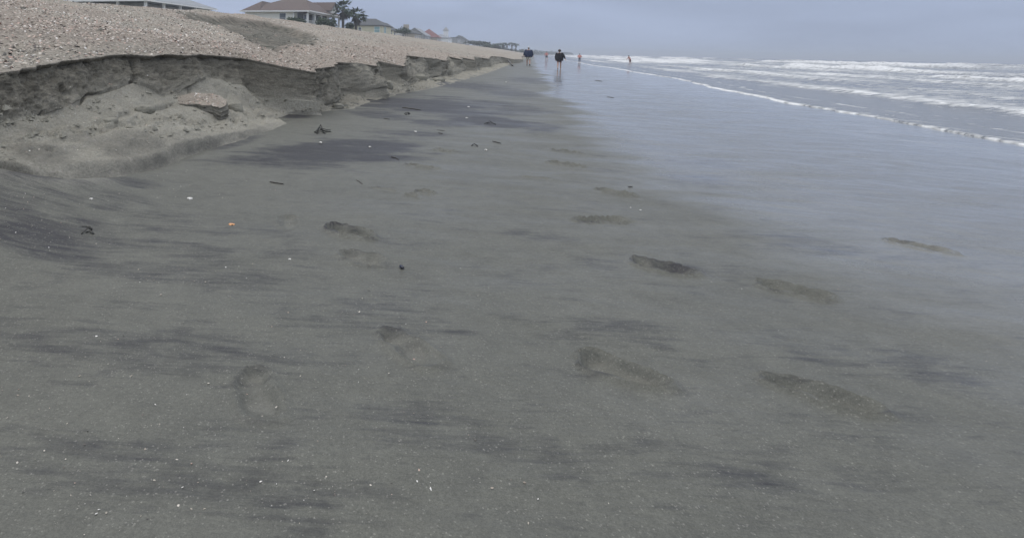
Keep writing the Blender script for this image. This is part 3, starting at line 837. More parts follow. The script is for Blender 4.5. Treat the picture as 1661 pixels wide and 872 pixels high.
for l in range(LV):
    for i in range(K): fs.append((l*K+(i+1)%K, l*K+i, (l+1)*K+i, (l+1)*K+(i+1)%K))
fs.append(tuple(LV*K+i for i in range(K-1, -1, -1)))
MB().add(vs, fs).build("broken_side", M_CLODDARK, slab, False)
def pickc(): return pick(1, (3, 2.4, 1.2, 2, 1, 2, 2, 3))
cx, cy, cz, cs, ct_ = [], [], [], [], []
for _ in range(420):
    f = math.sqrt(random.random()); a, b = random.choice(ol)
    cx.append(a*f*.97); cy.append(b*f*.97); cz.append(slab_top(a*f, b*f)); cs.append(.004 + .014 * random.random()**3); ct_.append(pickc()[0])
o = chips("shell_fragments", np.array(cx), np.array(cy), np.array(cz), (np.full(420, .05), np.full(420, .23)), np.array(cs), np.array(ct_), None)
o.parent = slab

for (u, v_, n, r, seed, lab) in [
        (383, 171, -3.92, (.10, .07, .085), 3, "pointed clod of sand beside the shell-topped slab"),
        (628, 137, -3.45, (.15, .12, .12), 8, "rounded sand boulder at the foot of the distant scarp"),
        (678, 117, -3.55, (.30, .16, .12), 12, "jutting broken sand block halfway up the scarp"),
        (712, 124, -3.2, (.22, .14, .10), 15, "fallen sand block leaning on the scarp foot"),
        (548, 163, -3.35, (.10, .08, .06), 18, "small clod on the talus below the scarp cove"),
        (235, 177, -4.05, (.10, .08, .06), 22, "lumpy sand clod left of the shell-topped slab"),
        (178, 198, -3.85, (.07, .06, .045), 25, "low sand clod on the crest of the slump")]:
    s, n_, z = at_n(u, v_, n); x, y = sn_to_xy(s, n_)
    i = int(np.argmin(np.abs(bs_ax - s))); j = int(np.argmin(np.abs(PN2[i] - n_)))
    o = noisy_ball("sand_clod", (x, y, min(z, float(PZ2[i, j]) + r[2] * .45)), r, seed, M_CLOD)
    tag(o, lab, "sand clod", "clods fallen from the scarp")

def crumbs(name, P3, size, mat, label):
    """loose crumbs of damp sand: squashed noisy octahedra in one mesh"""
    m = len(P3)
    d0 = np.array([(1,0,0),(-1,0,0),(0,1,0),(0,-1,0),(0,0,1),(0,0,-1),(.7,.7,.2),(-.7,.6,.3),(.6,-.7,-.1),(-.6,-.7,.2)], float)[:6]
    tri = np.array([(0,2,4),(2,1,4),(1,3,4),(3,0,4),(2,0,5),(1,2,5),(3,1,5),(0,3,5)])
    rot = RNG.uniform(0, 6.28, m); c_, s_ = np.cos(rot), np.sin(rot)
    D = d0[None] * RNG.uniform(.55, 1.25, (m, 6, 1)) + RNG.normal(0, .15, (m, 6, 3))
    X_ = D[..., 0] * c_[:, None] - D[..., 1] * s_[:, None]; Y_ = D[..., 0] * s_[:, None] + D[..., 1] * c_[:, None]
    V_ = np.stack([X_, Y_, D[..., 2] * .75], -1) * size[:, None, None] + P3[:, None, :]
    F_ = (np.arange(m) * 6)[:, None, None] + tri[None]
    me = bpy.data.meshes.new(name); me.from_pydata(V_.reshape(-1, 3).tolist(), [], F_.reshape(-1, 3).tolist()); me.update(); me.materials.append(mat)
    return tag(link(bpy.data.objects.new(name, me)), label, kind="stuff")
_i0, _i1 = np.searchsorted(bs_ax, 2.2), np.searchsorted(bs_ax, 16.0)
ii = RNG.integers(_i0, _i1, 2600)
kt_pick = np.where(RNG.uniform(0, 1, 2600) < .45, RNG.normal(4.75, .22, 2600), np.where(RNG.uniform(0, 1, 2600) < .5, RNG.normal(3.2, .35, 2600), RNG.uniform(1.1, 4.9, 2600)))
kt_pick = np.clip(kt_pick, 2.4, 5.3)
jj = np.array([int(np.argmin(np.abs(KT - q))) for q in kt_pick])
keep = fbm(bs_ax[ii] * 1.6, kt_pick * 1.2, 201, 3) > -.08
ii, jj = ii[keep], jj[keep]
crumbs("sand_crumbs", np.stack([Xk[ii, jj], Yk[ii, jj], AX_z[ii, jj]], -1), .006 + .040 * RNG.uniform(0, 1, len(ii)) ** 3.5, M_CLOD, "loose crumbs of damp sand on the slump below the scarp")
q_ = np.argwhere((bare > .4))
q_ = q_[RNG.integers(0, len(q_), 900)]
fld = fbm(SB[q_[:, 0], q_[:, 1]] * .7, BN[q_[:, 0], q_[:, 1]] * .7, 205, 3); q_ = q_[fld > -.05]
crumbs("berm_lumps", np.stack([BX[q_[:, 0], q_[:, 1]], BY[q_[:, 0], q_[:, 1]], BZ[q_[:, 0], q_[:, 1]]], -1), .012 + .07 * RNG.uniform(0, 1, len(q_)) ** 4, M_CLODDARK, "dark sand lumps in the bare scoop of the berm")
q_ = np.stack([RNG.integers(np.searchsorted(bs_ax, 6), np.searchsorted(bs_ax, 70), 900), RNG.integers(20, 252, 900)], -1)
crumbs("berm_pebbles", np.stack([BX[q_[:, 0], q_[:, 1]], BY[q_[:, 0], q_[:, 1]], BZ[q_[:, 0], q_[:, 1]]], -1), .008 + .05 * RNG.uniform(0, 1, 900) ** 4, M_CLODDARK, "scattered dark lumps and pebbles on the upper berm")

# ------------------------------------------------------------------ shells, sticks and weed on the beach
M_WSHELL = simple("white_shell", (.72, .70, .66), .45, .12, 60)
M_OSHELL = simple("orange_shell", (.72, .36, .16), .4, .3, 50)
M_BSHELL = simple("dark_blue_shell", (.02, .024, .05), .3, .4, 40)
M_STICK = simple("wet_driftwood", (.050, .045, .040), .6, .4, 30)
M_WEED = simple("black_weed", (.028, .028, .025), .5, .4, 30)
def shell_mesh(L, W, H, ribs=9):
    """ribbed clam valve lying dome up, hinge at -x"""
    b = MB(); vs = []; R_, C_ = 8, 18
    for i in range(R_ + 1):
        t = i / R_
        for k_ in range(C_ + 1):
            a = -1.35 + 2.7 * k_ / C_
            r = t * (1 + .05 * math.cos(a * ribs * 2))
            vs.append((-L/2 + L * r * math.cos(a) * (.98), W/2 * r * math.sin(a) * 1.05, H * (math.sin(math.pi * min(1, .12 + .88 * (1 - t))) * .9 + .04 * math.cos(a * ribs * 2) * t) * (1 if t < 1 else 0)))
    fs = [(i*(C_+1)+k_, (i+1)*(C_+1)+k_, (i+1)*(C_+1)+k_+1, i*(C_+1)+k_+1) for i in range(R_) for k_ in range(C_)]
    return b.add(vs, fs)
for (u, v_, L, mat, rz, nm, lab) in [
        (308, 323, .040, M_WSHELL, .6, "shell", "white broken shell on grey sand below the slump"),
        (375, 366, .046, M_OSHELL, 2.6, "shell", "orange shell half sunk in the near sand"),
        (470, 421, .018, M_WSHELL, 1.0, "shell", "tiny bright white shell nearest the camera"),
        (651, 434, .040, M_BSHELL, 2.0, "mussel_shell", "dark blue mussel shell on the near sand"),
        (600, 239, .040, M_WSHELL, 1.2, "shell", "white shell on the big dark mineral patch"),
        (674, 214, .040, M_WSHELL, .2, "shell", "white shell at the far edge of the dark patch"),
        (760, 174, .055, M_WSHELL, .4, "shell", "white shell on streaked sand toward the scarp"),
        (757, 192, .050, M_WSHELL, 2.2, "shell", "pale shell beside the dark weed smear"),
        (788, 244, .045, M_WSHELL, 1.7, "shell", "flat white shell right of the short stick"),
        (821, 134, .10, M_WSHELL, 1.1, "shell", "pale shell far up the beach below the walkers"),
        (520, 232, .05, M_WSHELL, 1.9, "shell", "pale shell pieces beside the weed clump"),
        (148, 323, .022, M_WSHELL, .9, "shell", "small pale shell near the left sand ridge"),
        (1023, 337, .016, M_WSHELL, .9, "shell", "white shell speck on wet sand left of its pair"),
        (1039, 341, .016, M_WSHELL, .3, "shell", "white shell speck on wet sand right of its pair")]:
    s, n, z = beach_pt(u, v_); x, y = sn_to_xy(s, n)
    o = shell_mesh(L, L * (.8 if nm == "shell" else .5), L * .32).build(nm, mat, None, True)
    o.location = (x, y, float(beach_h(s, n)) + .001); o.rotation_euler = (.1, -.08, rz)
    tag(o, lab, "shell", "shells lying on the beach")
def strand(pts, r, name, mat, lab, cat, grp, lift=None, side=()):
    w = []; r *= .72
    for i, (u, v_) in enumerate(pts):
        s, n, z = beach_pt(u, v_); x, y = sn_to_xy(s, n)
        w.append(Vector((x, y, float(beach_h(s, n)) + r * .55 + (lift[i] if lift else 0))))
    o0 = w[0].copy()
    # resample with a little wander
    fine = []
    for i in range(len(w) - 1):
        for t in (0, .25, .5, .75):
            p = w[i].lerp(w[i+1], t); fine.append(p + Vector((random.uniform(-1, 1), random.uniform(-1, 1), random.uniform(0, .6))) * r * .5)
    fine.append(w[-1])
    rad = [r * (1 - .45 * abs(2 * i / (len(fine) - 1) - 1) ** 2) * random.uniform(.8, 1.15) for i in range(len(fine))]
    o = MB().tube([p - o0 for p in fine], rad, 8).build(name, mat, None, True); o.location = o0
    return tag(o, lab, cat, grp)
ST = "driftwood sticks on the sand"
strand([(652, 175), (668, 177), (683, 179.5)], .016, "driftwood_stick", M_STICK, "long straight dark stick on streaked sand below the scarp", "stick", ST)
strand([(798, 229.5), (813, 233)], .009, "driftwood_stick", M_STICK, "short straight stick left of the footprints pair", "stick", ST)
strand([(578, 292.5), (583, 295), (588, 299)], .0055, "twig", M_STICK, "thin curved twig on pale sand in mid beach", "twig", ST)
strand([(437, 295), (446, 297), (460, 299)], .007, "twig", M_STICK, "short dark twig below the big dark patch", "twig", ST)
strand([(634, 255), (641, 256), (647, 259)], .007, "twig", M_STICK, "bent twig above the faint footprint", "twig", ST)
strand([(461, 378), (466, 378.5), (470, 380.5)], .005, "twig", M_STICK, "tiny twig at the tip of the shoe print", "twig", ST)
strand([(482, 345.5), (489, 347), (494, 352)], .004, "twig", M_STICK, "thin arched twig beyond the shoe print", "twig", ST)
strand([(708, 211.5), (721, 213)], .010, "twig", M_STICK, "dark twig beside the small shell cluster", "twig", ST)
strand([(711, 216), (718, 217.5)], .009, "twig", M_STICK, "stubby twig just below the other dark twig", "twig", ST)
strand([(622, 192.5), (632, 194)], .010, "twig", M_STICK, "small twig left of the long straight stick", "twig", ST)
strand([(965, 131), (977, 132)], .018, "twig", M_STICK, "thin stick on the shining wet sand", "twig", ST)
strand([(985, 157.5), (996, 159)], .014, "twig", M_STICK, "lone dark twig in the middle of wet sand", "twig", ST)
strand([(1018, 303), (1026, 303.6)], .007, "twig", M_STICK, "dark bit of wood beside a wet footprint", "twig", ST)
strand([(823, 102.5), (832, 108)], .10, "driftwood_plank", M_STICK, "dark plank leaning at the far scarp foot", "plank", ST, lift=[.35, .0])
def weed(pts_list, r, lab, spread=.4):
    s, n, z = beach_pt(*pts_list[0][0]); x0, y0 = sn_to_xy(s, n); o0 = Vector((x0, y0, float(beach_h(s, n))))
    b = MB(); r *= .65
    for pl_ in pts_list:
        w = []
        for (u, v_, *h) in pl_:
            s, n, z = beach_pt(u, v_); x, y = sn_to_xy(s, n); w.append(Vector((x, y, float(beach_h(s, n)) + r * .5 + (h[0] if h else 0))) - o0)
        b.tube(w, [(r * random.uniform(.8, 1.6), r * .5) for _ in w], 6)
    o = b.build("seaweed", M_WEED, None, True); o.location = o0
    return tag(o, lab, "seaweed", "black weed washed on the sand")
weed([[(140, 378), (146, 378, .012), (152, 381)], [(133, 373.5, .02), (139, 375, .025), (146, 376, .02), (149, 377, .01)], [(132, 380), (137, 378, .01), (143, 376, .02)]], .008, "forked black seaweed strand on the near left sand")
weed([[(511, 216), (517, 213, .05), (523, 214, .03)], [(514, 217), (520, 210, .06), (525, 216)], [(519, 214, .03), (528, 215, .01), (537, 214)], [(521, 212.5, .03), (530, 211), (536, 211)], [(510, 214), (518, 216, .03), (528, 217)]], .013, "tangled black weed clump left of the big dark patch")
weed([[(765, 237), (769, 236, .02), (775, 238)], [(766, 235), (770, 237, .02), (774, 236.5)]], .011, "small black weed knot above the flat white shell")
weed([[(790, 200), (796, 201, .02), (804, 202)], [(786, 201), (794, 199.5, .03), (800, 200.5)]], .014, "black weed smear on the dark streaks")
weed([[(656, 185), (660, 185.5, .03), (664, 186)], [(658, 187), (661, 185, .03), (665, 185)]], .014, "black weed bit below the long straight stick")

# ------------------------------------------------------------------ houses behind the berm
GZ = 2.2
HR = math.pi / 2 - AZ            # local x runs along the shore, local y runs inland
M_CREAM = simple("cream_siding", (.88, .87, .80), .7, .06, 3, .1)
M_YELLOW = simple("pale_yellow_siding", (.60, .57, .42), .7, .06, 3, .1)
M_WTRIM = simple("white_trim", (.82, .82, .81), .6, .05, 3, .05)
M_GREYW = simple("weathered_grey_siding", (.30, .30, .30), .8, .2, 3, .1)
M_TANW = simple("tan_siding", (.42, .37, .30), .8, .15, 3, .1)
M_BROOF = simple("brown_shingle_roof", (.115, .085, .075), .9, .3, 2.2, .4, .05)
M_GROOF = simple("grey_metal_roof", (.24, .255, .28), .55, .12, 1.5, .1)
M_DROOF = simple("dark_shingle_roof", (.085, .09, .095), .9, .25, 2.2, .4, .05)
M_RROOF = simple("red_roof", (.20, .085, .08), .85, .2, 2.2, .3, .05)
M_GLASS = simple("window_glass", (.10, .12, .14), .12, .15, 1, .0)
M_AQUA = simple("aqua_shade", (.25, .40, .42), .5, .15, 2, .05)
M_SCREEN = simple("porch_screen", (.10, .105, .11), .8, .3, 1.2, .05)
M_PILE = simple("timber_pile", (.16, .14, .12), .9, .3, 5, .2)

def local_house(x, y): return empty("beach_house", (x, y, GZ), HR)
def hip(x0, x1, y0, y1, ze, zr, ridge, over=.6, thick=.22):
    """hip roof: ridge = ((xa,ya),(xb,yb)) on the plan"""
    b = MB(); x0 -= over; x1 += over; y0 -= over; y1 += over
    (xa, ya), (xb, yb) = ridge
    v = [(x0,y0,ze),(x1,y0,ze),(x1,y1,ze),(x0,y1,ze),(x0,y0,ze-thick),(x1,y0,ze-thick),(x1,y1,ze-thick),(x0,y1,ze-thick),(xa,ya,zr),(xb,yb,zr)]
    if abs(xb - xa) >= abs(yb - ya): f = [(0,1,9,8),(1,2,9),(2,3,8,9),(3,0,8)]
    else: f = [(0,1,8),(1,2,9,8),(2,3,9),(3,0,8,9)]
    return b.add(v, f + [(4,7,6,5),(0,4,5,1),(1,5,6,2),(2,6,7,3),(3,7,4,0)])
def gable(x0, x1, y0, y1, ze, zr, axis='x', over=.4, thick=.18):
    b = MB()
    if axis == 'x':
        ym = (y0+y1)/2; k_ = (zr-ze)/(ym-y0); a, c = x0-over, x1+over
        p = [(y0-over, ze-k_*over), (ym, zr), (y1+over, ze-k_*over)]
        q = [(c_, p_[0], p_[1]+d) for c_ in (a, c) for d in (0, -thick) for p_ in p]
    else:
        xm = (x0+x1)/2; k_ = (zr-ze)/(xm-x0); a, c = y0-over, y1+over
        p = [(x0-over, ze-k_*over), (xm, zr), (x1+over, ze-k_*over)]
        q = [(p_[0], c_, p_[1]+d) for c_ in (a, c) for d in (0, -thick) for p_ in p]
    return b.add(q, [(0,1,7,6),(1,2,8,7),(3,9,10,4),(4,10,11,5),(0,3,4,1),(1,4,5,2),(6,7,10,9),(7,8,11,10),(0,6,9,3),(2,5,11,8)])
def gable_wall(x0, x1, y0, y1, z0, ze, zr, axis='x'):
    b = MB().box(x0, x1, y0, y1, z0, ze)
    if axis == 'x':
        ym = (y0+y1)/2
        b.add([(x0,y0,ze+.003),(x0,y1,ze+.003),(x0,ym,zr),(x1,y0,ze+.003),(x1,y1,ze+.003),(x1,ym,zr)], [(0,2,1),(3,4,5),(0,3,5,2),(1,2,5,4)])
    else:
        xm = (x0+x1)/2
        b.add([(x0,y0,ze+.003),(x1,y0,ze+.003),(xm,y0,zr),(x0,y1,ze+.003),(x1,y1,ze+.003),(xm,y1,zr)], [(0,1,2),(3,5,4),(0,2,5,3),(1,4,5,2)])
    return b
def window(par, side, c, z, w, h, glass=None, d=.06):
    """side: 'x0' faces local -x, 'y0' faces local -y (the sea); c = (plane, centre)"""
    p, m_ = c; b = MB(); g_ = MB(); t = .09
    for (a0, a1, z0, z1) in ((m_-w/2-t, m_+w/2+t, z-h/2-t, z-h/2), (m_-w/2-t, m_+w/2+t, z+h/2, z+h/2+t), (m_-w/2-t, m_-w/2, z-h/2, z+h/2), (m_+w/2, m_+w/2+t, z-h/2, z+h/2), (m_-w/2, m_+w/2, z-.03, z+.03)):
        if side == 'x0': b.box(p-d, p+.02, a0, a1, z0, z1)
        else: b.box(a0, a1, p-d, p+.02, z0, z1)
    if side == 'x0': g_.box(p-.03, p+.015, m_-w/2, m_+w/2, z-h/2, z+h/2)
    else: g_.box(m_-w/2, m_+w/2, p-.03, p+.015, z-h/2, z+h/2)
    o = b.build("window", M_WTRIM, par); g_.build("pane", glass or M_GLASS, o); return o
def railing(par, pts, z0, h=1.0, mat=None):
    b = MB()
    for (a, c) in zip(pts[:-1], pts[1:]):
        L = math.hypot(c[0]-a[0], c[1]-a[1]); n_ = max(2, int(L / .35))
        b.tube([(a[0],a[1],z0+h),(c[0],c[1],z0+h)], .06, 6); b.tube([(a[0],a[1],z0+.12),(c[0],c[1],z0+.12)], .04, 6)
        for i in range(1, n_): b.tube([(a[0]+(c[0]-a[0])*i/n_, a[1]+(c[1]-a[1])*i/n_, z0+.1), (a[0]+(c[0]-a[0])*i/n_, a[1]+(c[1]-a[1])*i/n_, z0+h)], .028, 5)
    return b.build("railing", mat or M_WTRIM, par)

# brown-roofed house with the corner porch
x0, y0, zE = at_Y(500, 17.5, 105.0)
h1 = local_house(x0, y0); tag(h1, "cream house with brown hipped roof and white porch posts behind the palms", "house", "beach houses behind the berm")
ze = zE - GZ; zd = ze - 2.85
MB().box(.9, 18, 2.6, 14, 0, ze-.05).build("wall", M_CREAM, h1)
MB().box(.3, .9, 3.3, 14, 0, ze-.05).build("side_wall", M_CREAM, h1)
MB().box(-.1, 18.2, -.1, 2.6, zd-.25, zd).build("porch_deck", M_WTRIM, h1)
MB().box(.6, 17.6, 2.42, 2.58, zd+.02, ze-.35).build("porch_screen", M_SCREEN, h1)
MB().box(-.15, 18.3, -.15, .1, ze-.5, ze-.16).build("porch_beam", M_WTRIM, h1)
for i in range(6): MB().box(.0+i*3.55, .36+i*3.55, .0, .36, zd, ze-.45).build("post", M_WTRIM, h1)
MB().box(.0, .3, 2.95, 3.28, zd, ze-.3).build("post", M_WTRIM, h1)
for i in range(6): MB().box(.1+i*3.5, .35+i*3.5, .5, .75, 0, zd-.25).build("pile", M_PILE, h1)
railing(h1, [(.3, .2), (17.9, .2)], zd, .95); railing(h1, [(.15, .4), (.15, 2.9)], zd, .95)
window(h1, 'x0', (.3, 5.6), ze-1.45, 1.3, 1.9); window(h1, 'x0', (.3, 10.6), ze-2.3, 1.2, 1.3)
for c in (4.2, 8.5, 12.8): window(h1, 'y0', (2.42, c), zd+1.35, 1.6, 1.9)
rf = hip(0, 18, 0, 14, ze, ze+3.05, ((8.6, 4.4), (8.6, 9.6)), .7).build("roof", M_BROOF, h1)
MB().box(-.72, 18.72, -.74, -.70, ze-.26, ze-.005).build("fascia", M_WTRIM, h1)
MB().box(-.74, -.70, -.7, 14.7, ze-.26, ze-.005).build("fascia", M_WTRIM, h1)
MB().box(9.4, 10.6, 6.0, 7.2, ze+2.2, ze+3.7).build("chimney", M_TANW, rf)
hip(-.1, 5, 10.8, 14, ze+.02, ze+2.35, ((4.2, 12.3), (8.0, 12.3)), .5).build("side_roof", M_BROOF, h1)
dm_ = gable_wall(11.4, 15.2, -.2, 6, ze+.35, ze+1.2, ze+2.75, 'y').build("dormer", M_WTRIM, h1)
gable(11.4, 15.2, -.2, 6, ze+1.25, ze+2.82, 'y', .45).build("dormer_roof", M_BROOF, dm_)
MB().box(13.0, 13.6, -.26, -.2, ze+1.35, ze+2.05).build("vent", M_GREYW, dm_)

# grey metal-roofed house at the left
x0, y0, zE = at_Y(237, 1.6, 72.0)
h0 = local_house(x0, y0); tag(h0, "low house with wide grey metal roof, only its eaves showing over the berm", "house", "beach houses behind the berm")
ze = zE - GZ
MB().box(2.2, 15, 2.4, 15, 0, ze-.1).build("wall", M_GREYW, h0)
hip(0, 16, 0, 16, ze+.2, ze+3.3, ((7.5, 8), (9.5, 8)), .35, .2).build("roof", M_GROOF, h0)
MB().box(-.40, 16.4, -.39, -.36, ze-.06, ze+.17).build("fascia", M_WTRIM, h0)
MB().box(-.39, -.36, -.35, 16.35, ze-.06, ze+.17).build("fascia", M_WTRIM, h0)
for i in range(5): MB().box(.15+i*3.7, .45+i*3.7, .15, .45, 0, ze-.02).build("post", M_WTRIM, h0)
for i in range(1, 4): MB().box(.15, .45, .15+i*4.6, .45+i*4.6, 0, ze-.02).build("post", M_WTRIM, h0)
MB().box(-.1, 15.9, -.1, 2.38, ze-2.9, ze-2.7).build("porch_deck", M_WTRIM, h0)
MB().box(5.0, 7.0, 5.2, 7.0, ze+1.5, ze+3.6).build("chimney", M_WTRIM, h0)
for c in (5, 9.5): window(h0, 'y0', (2.4, c), ze-1.4, 1.8, 1.6)

# pale yellow house with two dark roofs
x0, y0, zE = at_Y(620, 41.0, 152.0)
h2 = local_house(x0, y0); tag(h2, "pale yellow house with dark roof and aqua window beyond the palms", "house", "beach houses behind the berm")
ze = zE - GZ
MB().box(0, 10, 0, 9, 0, ze-.05).build("wall", M_YELLOW, h2)
hip(0, 10, 0, 9, ze, ze+2.1, ((5, 3.4), (5, 5.6)), .5).build("roof", M_DROOF, h2)
window(h2, 'x0', (0, 1.5), ze-1.3, 1.5, 1.7, M_AQUA); window(h2, 'x0', (0, 6.6), ze-1.3, .8, 1.2)
window(h2, 'y0', (0, 3), ze-1.3, 2.0, 1.7, M_AQUA)
gable_wall(10.5, 21, .8, 8, 0, ze-.6, ze+1.6, 'x').build("wing", M_YELLOW, h2)
gable(10.5, 21, .8, 8, ze-.55, ze+1.7, 'x', .5).build("wing_roof", M_DROOF, h2)
MB().box(10.6, 21, -1.2, .78, ze-3.0, ze-2.8).build("wing_deck", M_WTRIM, h2)
railing(h2, [(10.6, -1.1), (21, -1.1)], ze-2.8, 1.0)
for i in range(4): MB().box(10.7+i*3.3, 10.95+i*3.3, -1.1, -.85, 0, ze-3.0).build("pile", M_PILE, h2)
window(h2, 'y0', (.8, 13), ze-1.6, 1.6, 1.6); window(h2, 'y0', (.8, 17.5), ze-1.6, 1.6, 1.6)

def far_house(u, v_e, Y, L, W, wall, roofm, rise, lab, style='hip', extra=None):
    x, y, zE = at_Y(u, v_e, Y); h = local_house(x, y); tag(h, lab, "house", "beach houses behind the berm")
    ze = zE - GZ
    if style == 'hip':
        MB().box(0, L, 0, W, 0, ze-.05).build("wall", wall, h); hip(0, L, 0, W, ze, ze+rise, ((L*.4, W*.5), (L*.6, W*.5)), .5).build("roof", roofm, h)
    elif style == 'pyramid':
        MB().box(0, L, 0, W, 0, ze-.05).build("wall", wall, h); hip(0, L, 0, W, ze, ze+rise, ((L*.48, W*.5), (L*.52, W*.5)), .5).build("roof", roofm, h)
    elif style == 'gable':
        gable_wall(0, L, 0, W, 0, ze-.05, ze+rise-.1, 'x').build("wall", wall, h); gable(0, L, 0, W, ze, ze+rise, 'x', .5).build("roof", roofm, h)
    else:
        MB().box(0, L, 0, W, 0, ze).build("wall", wall, h); MB().box(-.3, L+.3, -.3, W+.3, ze+.003, ze+.3).build("roof", roofm, h)
    for i in range(3): window(h, 'y0', (0, L*(.2+.3*i)), ze-1.4, 1.4, 1.5)
    window(h, 'x0', (0, W*.5), ze-1.4, 1.4, 1.5)
    MB().box(0, L, -1.6, -.02, ze-3.0, ze-2.8).build("deck", M_WTRIM, h)
    if extra == 'turret':
        MB().box(L*.3, L*.3+2.4, 1, 3.4, ze+.2, ze+4.2).build("turret", M_WTRIM, h)
        hip(L*.3, L*.3+2.4, 1, 3.4, ze+4.2, ze+6.2, ((L*.3+1.15, 2.2), (L*.3+1.25, 2.2)), .3, .12).build("turret_roof", M_GREYW, h)
    if extra == 'cupola':
        MB().box(L*.45, L*.45+1.8, W*.5-.9, W*.5+.9, ze+rise-.8, ze+rise+1.4).build("cupola", M_TANW, h)
    return h
far_house(672, 54, 195, 12, 9, M_TANW, M_DROOF, 2.0, "tan far house with cupola right of the round shrub", 'hip', 'cupola')
far_house(689, 56.5, 232, 13, 9, M_GREYW, M_GROOF, 3.0, "grey far house left of the red roof", 'gable')
far_house(709, 60.5, 262, 11, 10, M_TANW, M_RROOF, 4.2, "far house with a red pyramid roof", 'pyramid')
far_house(727, 61.5, 292, 15, 10, M_WTRIM, M_GROOF, 2.2, "white far house with a pointed turret", 'hip', 'turret')
far_house(742, 61.5, 330, 15, 11, M_GREYW, M_DROOF, .5, "flat grey far house block right of the turret", 'flat')
far_house(756, 65, 372, 18, 10, M_GREYW, M_DROOF, 3.2, "dark wedge-roofed house last in the row", 'gable')

# ------------------------------------------------------------------ vegetation
def leaf_mat(name, col):
    k = NT(name); inf = k.n("ShaderNodeObjectInfo"); f = k.noise(k.coord(), 1.4, 3)
    c = k.mix(k.range(f, .3, .7), tuple(x * .55 for x in col), tuple(x * 1.5 for x in col))
    return k.done(c, .7, None, Specular_IOR_Level=.25)
M_LEAF = leaf_mat("shrub_leaf", (.050, .072, .036))
M_PALM = leaf_mat("palm_frond", (.062, .085, .050))
M_DEAD = simple("dead_frond", (.060, .045, .036), .9, .4, 3)
M_BARK = simple("palm_bark", (.075, .062, .052), .95, .35, 6, .5, .03)
M_FARLEAF = leaf_mat("far_foliage", (.060, .072, .045))
def leaves(b, c, r, n, size):
    for _ in range(n):
        while True:
            p = Vector((random.uniform(-1, 1), random.uniform(-1, 1), random.uniform(-1, 1)))
            if .25 < p.length < 1: break
        lump_ = 1 + .25 * math.sin(p.x * 5 + c[0]) * math.sin(p.z * 6 + c[1])
        q = Vector((c[0] + p.x * r[0] * lump_, c[1] + p.y * r[1] * lump_, c[2] + p.z * r[2] * lump_))
        u = Vector((random.gauss(0, 1), random.gauss(0, 1), random.gauss(0, .6))).normalized()
        w = u.cross(Vector((random.gauss(0, 1), random.gauss(0, 1), random.gauss(0, 1)))).normalized()
        s_ = size * random.uniform(.6, 1.4)
        b.add([q - u*s_, q + w*s_*.45, q + u*s_, q - w*s_*.45], [(0, 1, 2, 3)])
    return b
def shrub(u, v_, Y, r, lab, n=520, size=.22, mat=None, name="shrub"):
    x, y, z = at_Y(u, v_, Y)
    o = empty(name, (x, y, GZ)); h = z - GZ
    tag(o, lab, "shrub" if name == "shrub" else "tree", "greenery around the houses")
    b = MB()
    for i in range(5):
        a = i * 1.26 + random.random(); b.tube([(0, 0, 0), (.15*math.cos(a), .15*math.sin(a), h*.5), (r[0]*.5*math.cos(a), r[1]*.5*math.sin(a), h)], [.10, .06, .03], 6)
    b.build("trunk" if name != "shrub" else "stem", M_BARK, o)
    c = MB()
    for i in range(6):
        a = i * 1.05; leaves(c, (r[0]*.55*math.cos(a), r[1]*.55*math.sin(a), h + r[2]*random.uniform(-.35, .45)), (r[0]*.6, r[1]*.6, r[2]*.65), n // 6, size)
    c.build("crown" if name != "shrub" else "foliage", mat or M_LEAF, o)
    return o
shrub(478, 33.5, 98, (1.9, 1.6, .75), "low dark shrub at the near corner of the brown-roofed house")
shrub(523, 36.5, 104, (1.3, 1.3, 1.1), "leafy shrub in front of the porch")
shrub(536, 38, 106, (1.3, 1.4, 1.3), "shrub at the far end of the porch")
shrub(567, 43, 121, (1.0, 1.0, .9), "dark bush between the two palms", 600, .22)
shrub(651, 49.5, 170, (2.3, 2.0, 1.2), "round olive shrub right of the yellow house", 420, .28)
shrub(659, 51, 178, (1.7, 1.6, .9), "smaller shrub beside the round olive shrub", 300, .28)

def palm(u, v_, Y, R, lab, n=38, grp="two big fan palms", skirt=True, far=False):
    x, y, z = at_Y(u, v_, Y)
    o = empty("palm_tree", (x, y, GZ), random.random()); h = z - GZ; tag(o, lab, "palm", grp)
    MB().tube([(0, 0, -.4), (.05, .02, h*.35), (-.03, .04, h*.7), (0, 0, h)], [R*.13+.06, R*.10+.05, R*.09+.05, R*.10+.05], 10).build("trunk", M_BARK, o, True)
    def frond(b, az, el, L, nl=9):
        d = Vector((math.cos(az)*math.cos(el), math.sin(az)*math.cos(el), math.sin(el))); side = Vector((-math.sin(az), math.cos(az), 0))
        base = Vector((0, 0, h)); tip = base + d * L * .5
        b.tube([base, tip], [.03, .02], 4)
        for i in range(nl):
            t = (i / (nl - 1) - .5) * 2
            q = (d * math.cos(t * .85) + side * math.sin(t * .85)).normalized()
            l_ = L * .62 * (1 - .30 * abs(t)) * random.uniform(.85, 1.1)
            m1 = tip + q * l_ * .55 + Vector((0, 0, -.05 * L)); m2 = tip + q * l_ + Vector((0, 0, -.24 * L * random.uniform(.7, 1.3)))
            wv = q.cross(Vector((0, 0, 1))).normalized() * .06 * L
            b.add([tip, m1 + wv, m2, m1 - wv], [(0, 1, 2, 3)])
    b = MB()
    for i in range(n): frond(b, i * 2.399 + random.uniform(-.2, .2), random.uniform(-.35, 1.35) if not far else random.uniform(-.15, .55), R * random.uniform(.85, 1.1))
    b.build("crown", M_PALM, o)
    if skirt:
        b = MB()
        for i in range(n // 3): frond(b, i * 2.399, random.uniform(-1.35, -.6), R * random.uniform(.55, .75), 7)
        b.build("dead_fronds", M_DEAD, o)
    return o
